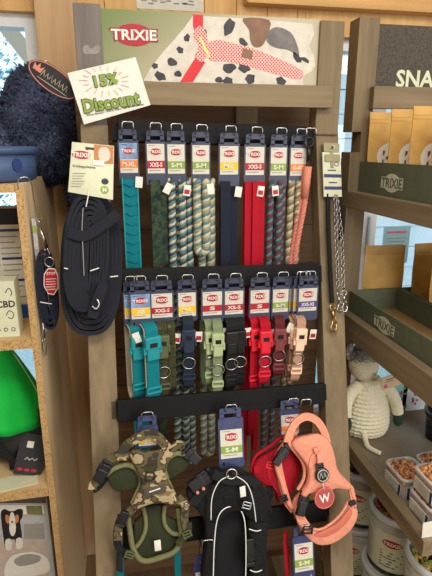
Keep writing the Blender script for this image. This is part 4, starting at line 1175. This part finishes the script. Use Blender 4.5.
# ---------------------------------------------------------------- chain leash on the right post
p = ST(SA(331, 150, -.012)[0], -.012, SA(331, 150, -.012)[1])
t = thing('chain_leash', p, 'steel chain leash with black leather handle hanging on the right stand post', 'leash'); t.rotation_euler = SM.to_euler()
obj('nail', MB().tube([(0, .022, .0), (0, -.014, .004)], .002, 8), 'chrome', t)
b = MB(); b.prism(rrect(-.021, .021, -.006, .016, .004), -.004, .002); b.prism(rrect(-.019, .021, -.030, -.012, .003), -.005, .001); b.box(-.004, .004, -.004, .001, -.045, -.004)
cl = obj('hanger', b, 'khaki', t)
obj('button', MB().prism(oval(.004, .006, .004, .004, 12), -.0065, -.004), 'chrome', cl)
lb = obj('label', MB().box(-.024, .024, -.002, .002, -.115, -.006), 'cream', t)
obj('color_band', MB().box(-.022, .024, -.0028, -.002, -.068, -.060).box(-.022, .024, -.0028, -.002, -.098, -.090), 'navyprint', lb)
b = MB(); b.box(-.012, .010, -.0026, -.002, -.052, -.049); b.box(-.010, .012, -.0026, -.002, -.082, -.079); b.torus((.012, -.002, -.035), .005, .001, 'y', 14, 5)
obj('print', b, 'navyprint', lb)
def chain(mb, path, L=.0115, R=.0042, r=.0012):
    P = resample(path, L*.74)
    for i in range(len(P)-1):
        c = (P[i]+P[i+1])/2; d = (P[i+1]-P[i]).normalized(); s = Vector((1,0,0)) if i % 2 else Vector((0,1,0)); s = (s-d*s.dot(d)).normalized()
        pts = [c+s*(R*math.cos(a))+d*(R*math.sin(a)+(L/2-R)*(1 if math.sin(a) >= 0 else -1)) for a in [2*PI*(k+.5)/12 for k in range(12)]]
        mb.tube(pts, r, 5, True, side=s.cross(d))
    return mb
obj('chain', chain(MB(), [(.004, -.006, -.112), (.004, -.004, -.24), (.004, -.004, -.345)]), 'chrome', t)
obj('chain', chain(MB(), [(.010, -.002, -.112), (.018, -.006, -.22), (.017, -.006, -.345)]), 'chrome', t)
obj('leather_strap', MB().ribbon([(-.012, 0, -.108), (-.014, 0, -.20), (-.013, 0, -.30), (-.011, 0, -.375)], .010, .004, (1,.2,0)).ribbon([(.021, .004, -.108), (.024, .006, -.16), (.020, .008, -.22)], .006, .004, (1,.2,0)), 'black', t)
clip(t, .004, -.348, -.006, 'chrome', .75, .3); clip(t, .017, -.346, -.008, 'chrome', .75, -.2)
clip(t, -.010, -.378, 0, 'brass', 1.0, .2)

# long webbing leash in front of the left post
a_, c_ = SA(90, 150, -.032); wl = thing('long_leash', ST(a_, -.032, c_), 'long black webbing training leash coiled in ovals beside the stand', 'leash')
wl.rotation_euler = SM.to_euler(); FRAME = (wl, a_, -.032, c_)
YL = wl.location.y
def stadium(cx, cy, rx, ry, rot, n=40):
    out = []
    for i in range(n):
        a = 2*PI*i/n; x_ = rx*math.copysign(abs(math.cos(a))**.75, math.cos(a)); y_ = ry*math.copysign(abs(math.sin(a))**.75, math.sin(a))
        out.append((cx+x_*math.cos(rot)-y_*math.sin(rot), cy+x_*math.sin(rot)+y_*math.cos(rot)))
    return out
b = MB()
for k in range(7): b.ribbon([at(x_, y_, YL+.012) for x_, y_ in stadium(91.5+.5*k, 266-k, 28.5-4.2*k, 67-4.6*k, .03)], .030, .0095-.001*(k % 2), (0,1,0), True)
obj('outer_coil', b, 'coil', wl, True)
b = MB()
for k in range(6): b.ribbon([at(x_, y_, YL-.020) for x_, y_ in stadium(86.5+.6*k, 254+k, 20.5-3.6*k, 56-4.2*k, .04)], .030, .0082, (0,1,0), True)
obj('inner_coil', b, 'coil', wl, True)
webb('wrap', [(68,232), (84,236), (102,226), (118,214)], YL-.040, .022, 'coil', wl, .004)
webb('wrap', [(92,318), (98,300), (104,284)], YL-.040, .022, 'coil', wl, .004)
cord('stitching', [(83,208), (82,230), (83,252), (84,276)], YL-.040, .0011, 'inkgrey', wl)
for pts in ([(64,268), (68,269)], [(90,271), (99,268)], [(110,277), (118,276)]): cord('tie', pts, YL-.045, .0013, 'white', wl)
obj('snap_hook', MB().tube(spline([at(*q, YL-.05) for q in ((92,306), (96,309), (99,304), (97,299))], 5), .0024, 8), 'chrome', wl, True)
cd = pad('label_card', [(72,142), (114,146), (113,200), (68,192)], YL-.04, .0012, 'cream', wl, .0004, n=1)
flat('printed_photo', [(94,144.5), (113.5,146.5), (113,164), (94,163)], YL-.0416, 'tan', cd)
flat('printed_dog', [(99,150), (104,147), (109,150), (110,158), (105,162), (99,159)], YL-.0422, 'dogwhite', cd, smooth=3)
p = at(81.5, 155, YL-.0412); lg = obj('logo', MB().prism(oval(p.x, p.z, .019, .0088, 20, -.05), p.y-.0006, p.y), 'red', cd, True)
obj('lettering', text(MB(), 'TRIXIE', .038, .009, front(p.x, p.y-.0012, p.z, -.05)), 'white', lg, True)
p = at(84, 167, YL-.0416); obj('lettering', text(MB(), 'Schleppleine', .046, .007, front(p.x, p.y, p.z, -.06)), 'ink', cd, True)
b = MB()
for i in range(6):
    p = at(79.5-.3*i, 173.5+2.6*i, YL-.0416); b.box(p.x-.014, p.x+.012-.003*(i % 3), p.y-.0004, p.y, p.z-.0009, p.z+.0009)
obj('print', b, 'inkgrey', cd, True)
p = at(104.5, 190, YL-.0414); gm = obj('size_mark', MB().prism(oval(p.x, p.z, .0085, .0085, 18), p.y-.0005, p.y), 'green', cd, True)
obj('lettering', text(MB(), 'M', .008, .008, front(p.x, p.y-.0011, p.z, -.05)), 'white', gm, True)
p = at(105, 181.5, YL-.0414); obj('mark', MB().prism(oval(p.x, p.z, .0075, .0065, 18), p.y-.0005, p.y), 'ink', cd, True)
flat('price_sticker', [(93,160), (104,161), (104,166), (93,165)], YL-.0428, 'white', cd)
flat('euro_hole', [(85,147), (97,148), (96,150.5), (90,149.5), (86,150)], YL-.0414, 'ink', cd)
cord('tie', [(89,190), (88,197), (86,207)], YL-.044, .0012, 'white', wl)
obj('nail', MB().tube([at(91, 148, YL-.043), at(91, 149, YL+.034)], .0018, 8), 'chrome', wl, True)

# discount card on the header
FRAME = None
YC = 1.165
t = thing('discount_card', at(109, 90, YC), 'white fifteen percent discount card stuck askew on the stand header', 'sign')
cardp = [(67.5,73), (135.5,57), (150.5,105), (84,124.5)]
cs = obj('card', MB().prism(xz(cardp, YC), YC, YC+.0015), 'white', t, True)
p = at(106, 80, YC-.001); rot = .17
obj('lettering', text(MB(), '15%', .054, .0255, front(p.x, p.y-.0012, p.z, rot), 1, .062).merge(text(MB(), '15%', .051, .0228, front(p.x, p.y-.0017, p.z, rot), 0, .034)), ['green', 'ink'], cs, True)
p = at(111.5, 102, YC-.001)
obj('lettering', text(MB(), 'Discount', .126, .031, front(p.x, p.y-.0012, p.z, rot), 1, .062).merge(text(MB(), 'Discount', .123, .028, front(p.x, p.y-.0017, p.z, rot), 0, .034)), ['green', 'ink'], cs, True)
p = at(115.5, 110, YC-.001)
obj('lettering', text(MB(), 'When buying a TRIXIE collar, lead & harness set', .128, .0055, front(p.x, p.y, p.z, rot+.03), 0, .012), 'ink', cs, True)
b = MB(); p = at(105, 81, YC-.001)
for k in range(18):
    a = 2*PI*k/18; c_, s_ = math.cos(a), math.sin(a); b.ribbon([(p.x+c_*.036, p.y, p.z+s_*.020), (p.x+c_*(.048+.006*(k % 2)), p.y, p.z+s_*(.029+.004*(k % 2)))], .0011, .0006, (-s_, 0, c_))
obj('burst', b, 'burst', cs, True)

# ---------------------------------------------------------------- chipboard shelf unit on the left
lx1, lx0, ly0, ly1 = -.1946, -1.0, 1.08, 1.575
lu = thing('shelving_unit', (-.6, 1.33, 0), 'open chipboard shelving unit with oak veneer standing at the left', 'shelving unit')
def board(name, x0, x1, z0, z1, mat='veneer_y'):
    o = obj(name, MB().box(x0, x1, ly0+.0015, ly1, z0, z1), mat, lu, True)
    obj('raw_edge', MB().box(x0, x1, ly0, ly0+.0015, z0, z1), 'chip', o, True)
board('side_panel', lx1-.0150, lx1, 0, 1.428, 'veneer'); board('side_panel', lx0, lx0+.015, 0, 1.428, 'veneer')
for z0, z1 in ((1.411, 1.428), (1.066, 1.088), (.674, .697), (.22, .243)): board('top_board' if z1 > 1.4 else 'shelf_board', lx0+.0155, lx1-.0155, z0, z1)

# on top: plush and plastic bowl
pl = thing('plush_bed', (-.197, 1.435, 1.428), 'dark furry plush pet bed heaped on the chipboard unit', 'pet bed')
rg = random.Random(9); b = MB(); tufts = []
def furry(c, r, n):
    b.ell(c, r, 40, 28, 0, lambda a, t_: 1+.035*math.sin(a*5+t_*4)+.03*math.sin(t_*9+a*2))
    for i in range(n):
        d = Vector((rg.gauss(0,1), rg.gauss(0,1), rg.gauss(0,1))).normalized(); q = Vector((c[0]+d.x*r[0], c[1]+d.y*r[1], c[2]+d.z*r[2]))
        e = (d+Vector((rg.uniform(-.7,.7), rg.uniform(-.7,.7), rg.uniform(-.9,.4)))).normalized(); s = e.orthogonal().normalized(); w2 = e.cross(s); k = rg.uniform(.003, .005); L = rg.uniform(.009, .017)
        b.add([q+s*k-e*.004, q-s*k*.5+w2*k-e*.004, q-s*k*.5-w2*k-e*.004, q+e*L], [(0,1,3), (1,2,3), (2,0,3)], 0, True)
furry((.004, 0, .125), (.100, .112, .150), 2800); furry((.085, .04, -.02), (.034, .075, .13), 900); furry((-.12, 0, .08), (.10, .10, .08), 900)
obj('plush', b, 'plush', pl)
tc = at(53, 80, 1.20); off = pl.location
b = MB().prism(oval(0, 0, .058, .026, 32), -.001, .001); rt = Matrix.Translation(tc-off) @ Matrix.Rotation(.62, 4, 'Y')
og = obj('oval_tag', b.xform(rt), 'blackcard', pl)
obj('rim', MB().add([], []) or MB().torus((0, -.0012, 0), .0555, .0013, 'y', 36, 5, 0, .43).xform(rt), 'r_pink', og)
b = MB()
for i in range(7): b.tube([(-.026+.009*i, -.0014, -.008+.002*(i % 3)), (-.023+.009*i, -.0014, .008-.003*(i % 2)), (-.019+.009*i, -.0014, -.006)], .0012, 5)
b.tube([(-.03, -.0014, -.013), (.04, -.0014, -.012)], .0009, 5)
obj('script', b.xform(rt), 'lining', og)
obj('emblem', MB().prism([(-.046, -.004), (-.028, -.004), (-.026, .012), (-.033, .004), (-.037, .014), (-.041, .004), (-.048, .010)], -.0016, -.001).xform(rt), 'r_pink', og)
obj('tag_loop', MB().tube([(-.035, 0, .016), (-.034, .02, .028), (-.025, .05, .025)], .001, 5).xform(rt), 'white', og)

bw = thing('plastic_bowl', (-.292, 1.195, 1.4285), 'blue grey plastic pet bowl in front of the furry bed', 'bowl')
obj('body', MB().lathe([(0, 0), (.100, 0), (.110, .006), (.112, .060), (.104, .060), (.100, .012), (0, .010)], seg=48), 'blueplastic', bw)
obj('rim', MB().lathe([(.106, .058), (.117, .058), (.119, .068), (.115, .074), (.104, .074), (.102, .064)], seg=48), 'blueplastic', bw)
a = -.72; b = MB(); b.prism(oval(0, 0, .012, .014, 18), -.0016, .0006); b.xform(Matrix.Translation((.1115*math.cos(a), .1115*math.sin(a), .036)) @ Matrix.Rotation(a+PI/2, 4, 'Z')); obj('grip_hole', b, 'navyprint', bw)

# first shelf: printed pack and CBD carton
z1_ = 1.088
ib = thing('product_pack', (-.30, 1.235, z1_), 'tall printed pack with blue base band on the top inner shelf', 'pack')
def pt_(px, py, Y): p = at(px, py, Y); return p
pa, pb = at(-20, 209, 1.235), at(25.5, 318, 1.235)
X0, X1 = pa.x+.30, pb.x+.30+.012; H = pa.z-z1_
obj('carton', MB().box(X0, X1, 0, .06, 0, H), 'paper', ib)
obj('top_band', MB().box(X0, X1, -.0008, 0, H*.86, H), 'blackcard', ib); obj('base_band', MB().box(X0, X1, -.0008, 0, 0, H*.13), 'bluebox', ib)
b = MB()
for cx0, cx1 in ((X1-.105, X1-.055), (X1-.050, X1-.004)):
    for k in range(13):
        hd_ = k in (0, 5, 9); zz = H*(.80-.05*k); b.box(cx0, cx1-(0 if hd_ else .006*(k % 3)), -.0008, 0, zz, zz+H*(.022 if hd_ else .010), 1 if hd_ else 0)
obj('print', b, ['inkgrey', 'navyprint'], ib)
cb = thing('cream_carton', (-.27, 1.105, z1_), 'cream printed carton at the front of the top inner shelf', 'carton')
pa, pb = at(13.5, 281, 1.105), at(13.5, 340, 1.105); Xr = pa.x+.27; H = pa.z-z1_
obj('box', MB().box(Xr-.09, Xr, 0, .05, 0, H, b=.0008), 'cream', cb)
obj('lettering', text(MB(), 'CBD', .040, .016, front(Xr-.022, -.0006, H*.60)), 'ink', cb)
b = MB(); b.tube(spline([(Xr-.02, -.0006, H*.80), (Xr-.012, -.0006, H*.88), (Xr-.006, -.0006, H*.80), (Xr-.010, -.0006, H*.74)], 5), .0009, 5); b.tube(spline([(Xr-.024, -.0006, H*.40), (Xr-.016, -.0006, H*.48), (Xr-.008, -.0006, H*.42), (Xr-.012, -.0006, H*.34), (Xr-.020, -.0006, H*.36)], 5), .0009, 5)
for k in range(3): b.torus((Xr-.012-.016*k, -.0006, H*.14), .004, .0007, 'y', 12, 5)
obj('drawing', b, 'ink', cb)

# second shelf: green coat over a mesh carrier, cards
zs = .697
mc = thing('mesh_carrier', (-.316, 1.26, zs), 'dark mesh pet carrier under the green coat', 'carrier')
b = MB(); b.ell((0, 0, .082), (.104, .10, .086), 40, 28, 0, lambda a, t_: 1+.05*max(0, math.cos(2*a))); b.v = [(x, y, max(0, z)) for x, y, z in b.v]
obj('shell', b, 'dkmesh', mc)
obj('strap', MB().ribbon(spline([(-.03, -.085, .15), (-.02, -.105, .10), (.01, -.110, .05), (.012, -.10, .01)], 6), .016, .004, (1,0,0)), 'black', mc)
gc = thing('green_coat', (-.350, 1.25, zs+.122), 'bright green dog coat draped over the mesh carrier', 'coat')
b = MB(); nu, nv = 44, 14; vs = []
for j in range(nv+1):
    v = j/nv
    for i in range(nu+1):
        a = -PI*1.02+PI*1.24*i/nu; fold = 1+.05*v*math.sin(a*9)+.03*v*math.sin(a*5+1)
        r = (.030+.088*v**.8)*fold; z = .205*(1-v)**.9 + .012*v*math.sin(a*3) - .03*v*v*(1 if a < -1.6 else .2)
        vs.append((r*math.cos(a)*1.02, r*math.sin(a)*.98, z))
fs = [(j*(nu+1)+i, j*(nu+1)+i+1, (j+1)*(nu+1)+i+1, (j+1)*(nu+1)+i) for j in range(nv) for i in range(nu)]
b.add(vs, fs, 0, True)
gcl = obj('cloth', b, 'greencloth', gc); sm = gcl.modifiers.new('thickness', 'SOLIDIFY'); sm.thickness = .004; sm.offset = 1
b = MB(); b.torus((0, 0, .206), .030, .009, 'z', 24, 8); obj('collar', b, 'greencloth', gc)
obj('reflective_cord', MB().tube(spline([Vector(vs[j*(nu+1)+36])*1.03 for j in range(3, 14, 2)], 5), .0018, 6), 'reflect', gc)
hc = thing('hang_card', (-.262, 1.135, zs+.004), 'black swing card with red ovals leaning below the green coat', 'card')
b = MB().box(-.040, .028, -.0008, .0008, 0, .100); R_ = Matrix.Rotation(.28, 4, 'Y') @ Matrix.Rotation(-.42, 4, 'X'); b.xform(R_); hcc = obj('card', b, 'blackcard', hc)
for k in range(3): b = MB().prism(oval(-.026+.017*k, .012, .007, .004, 14), -.0016, -.0008).xform(R_); obj('emblem', b, 'red', hcc)
obj('script', MB().tube([(-.02+.006*k, -.0014, .036+.006*(k % 2)) for k in range(6)], .0012, 5).xform(R_), 'white', hcc)
obj('sticker', MB().box(-.022, -.006, -.0016, -.0008, .066, .082).xform(R_), 'white', hcc)
lp = thing('leaflet', (-.275, 1.12, zs), 'cream leaflet lying flat under the black swing card', 'leaflet'); obj('paper', MB().box(-.06, .035, -.025, .03, 0, .0015).xform(Matrix.Rotation(.2, 4, 'Z')), 'cream', lp)

# bottom shelf: cushion carton with a puppy picture
pb_ = thing('cushion_carton', (-.35, 1.13, .243), 'carton with a puppy picture on the bottom shelf', 'carton')
YQ = 1.13; p0 = at(-25, 494, YQ); p1 = at(46, 494, YQ); H = p0.z-.243
obj('box', MB().box(p0.x+.35, p1.x+.35, 0, .20, 0, H), 'greyprint', pb_)
L2 = lambda px, py: (at(px, py, YQ).x, at(px, py, YQ).z)
fp = flat('printed_photo', [(-25,505), (43,505), (49,580), (56,660), (-25,660)], YQ, 'floorprint', pb_)
flat('printed_wall', [(-25,505), (43,505), (44,514), (-25,514)], YQ-.0008, 'white', fp)
flat('printed_plant', [(26,505.5), (42,505.5), (43,515), (27,514)], YQ-.0012, 'olive', fp)
flat('printed_sofa', [(-25,513), (24,517), (44,516), (46,540), (-25,541)], YQ-.0012, 'greyprint', fp)
flat('printed_sofa_seat', [(24,524), (44,523), (45,539), (24,539)], YQ-.0016, 'inkgrey', fp)
flat('printed_puppy', [(1,512), (5,509), (9,511), (14,511), (18,509), (23,510), (22,518), (20,521), (22,535), (22,547), (17,549), (15,540), (11,540), (11,549), (6,549), (4,540), (2,526)], YQ-.002, 'blackcard', fp, smooth=2)
flat('printed_chest', [(9.5,524), (15.5,523), (15.5,532), (13,536), (10,533)], YQ-.0024, 'dogwhite', fp, smooth=2)
flat('printed_paw', [(5.5,540), (11,539), (11.5,549), (6,549.5)], YQ-.0024, 'dogwhite', fp, smooth=2)
flat('printed_paw', [(16,539), (22,538), (22.5,547), (17,549)], YQ-.0024, 'dogwhite', fp, smooth=2)
flat('printed_muzzle', [(10.5,513), (13.5,513), (15.5,522), (13,526), (10,525), (9,521)], YQ-.0028, 'dogwhite', fp, smooth=2)
flat('printed_cheek', [(5.5,515), (9,516), (9,523), (6,522)], YQ-.0028, 'tan', fp, smooth=2)
flat('printed_cheek', [(15,516), (18.5,515), (18.5,521), (16,523)], YQ-.0028, 'tan', fp, smooth=2)
flat('printed_nose', [(11,521), (13.5,521), (12.5,523.5)], YQ-.0032, 'ink', fp)
flat('printed_cushion', [(4,572), (8,560), (16,554), (34,552), (46,557), (50,566), (46,573), (20,578), (8,578)], YQ-.002, 'paper', fp, smooth=3)
flat('printed_bed_seat', [(14,560), (26,554), (40,556), (38,562), (20,566)], YQ-.0026, 'inkgrey', fp, smooth=3)
flat('printed_edge', [(-25,493.5), (45.5,493.5), (46,503), (-25,503)], YQ-.0008, 'slate', pb_)

# dark blue lead on a wire hook beside the unit
hx_ = lx1+.004
hl = thing('dog_leash', (hx_, 1.10, 1.428), 'dark packed lead with red octagonal tag hanging on the chipboard side', 'leash')
obj('wire_hook', MB().tube(spline([(-.012, -.021, -.010), (-.010, -.022, .008), (.004, -.018, .014), (.012, -.010, .002), (.013, 0, -.04), (.014, .004, -.075), (.020, .005, -.082), (.024, .005, -.074)], 6), .0014, 6), 'chrome', hl)
cdp = obj('label_strip', MB().box(.002, .011, .010, .012, -.335, -.075), 'greyprint', hl)
obj('size_mark', MB().box(.003, .010, .0088, .010, -.105, -.090), 'green', cdp)
b = MB()
for k in range(12): b.box(.004, .009, .0092, .010, -.30+.014*k, -.296+.014*k)
obj('print', b, 'inkgrey', cdp)
LX = lambda px, py, Y=1.10: at(px, py, Y)
obj('snap_hook', MB().tube([LX(40,228), LX(47,248)], .0034, 8).tube(spline([LX(47,248), LX(50,256), LX(48,262), LX(45,256), LX(45,249)], 5), .0022, 8), 'chrome', hl, True)
ringo((49.5, 262), 1.088, .0095, .0016, hl, 'chrome', 1.1)
b = MB()
b.ribbon([LX(x_, y_, 1.105) for x_, y_ in stadium(47.5, 289, 8.5, 38, -.10)], .022, .006, (0,1,0), True); b.ribbon([LX(x_, y_, 1.103) for x_, y_ in stadium(47.5, 289, 5.6, 33, -.10)], .020, .006, (0,1,0), True); b.ribbon([LX(x_, y_, 1.103) for x_, y_ in stadium(47.5, 289, 2.8, 28, -.10)], .020, .006, (0,1,0), True)
obj('webbing', b, 'navy', hl, True)
cord('tie', [(40,302), (46,303), (52,304)], 1.090, .0012, 'white', hl)
obj('snap_hook', MB().tube([LX(43,322), LX(44,338)], .0036, 8).tube(spline([LX(44,338), LX(46,347), LX(45,355), LX(42,349), LX(42.5,340)], 5), .0022, 8).tube([LX(43,322), LX(55,316)], .0014, 6), 'chrome', hl, True)
oc = [(48,268), (55,268.5), (58.3,276), (58.5,288), (54,295), (48,294), (43.6,286), (43.8,274)]
ot = obj('octagon_tag', MB().prism(xz(oc, 1.084), 1.084, 1.0855), 'white', hl, True)
ic = [(51+(x_-51)*.88, 281.5+(y_-281.5)*.92) for x_, y_ in oc]
oi = obj('red_face', MB().prism(xz(ic, 1.084), 1.0832, 1.084), 'red', ot, True)
p = at(51, 273.5, 1.0826); obj('lettering', text(MB(), 'STOP', .018, .0062, front(p.x, p.y, p.z)), 'white', oi, True)
b = MB()
for k in range(5): p = at(51, 279+2.6*k, 1.0826); b.box(p.x-.011, p.x+.011-.002*(k % 2), p.y, p.y+.0004, p.z-.0008, p.z+.0008)
obj('print', b, 'paper', oi, True)
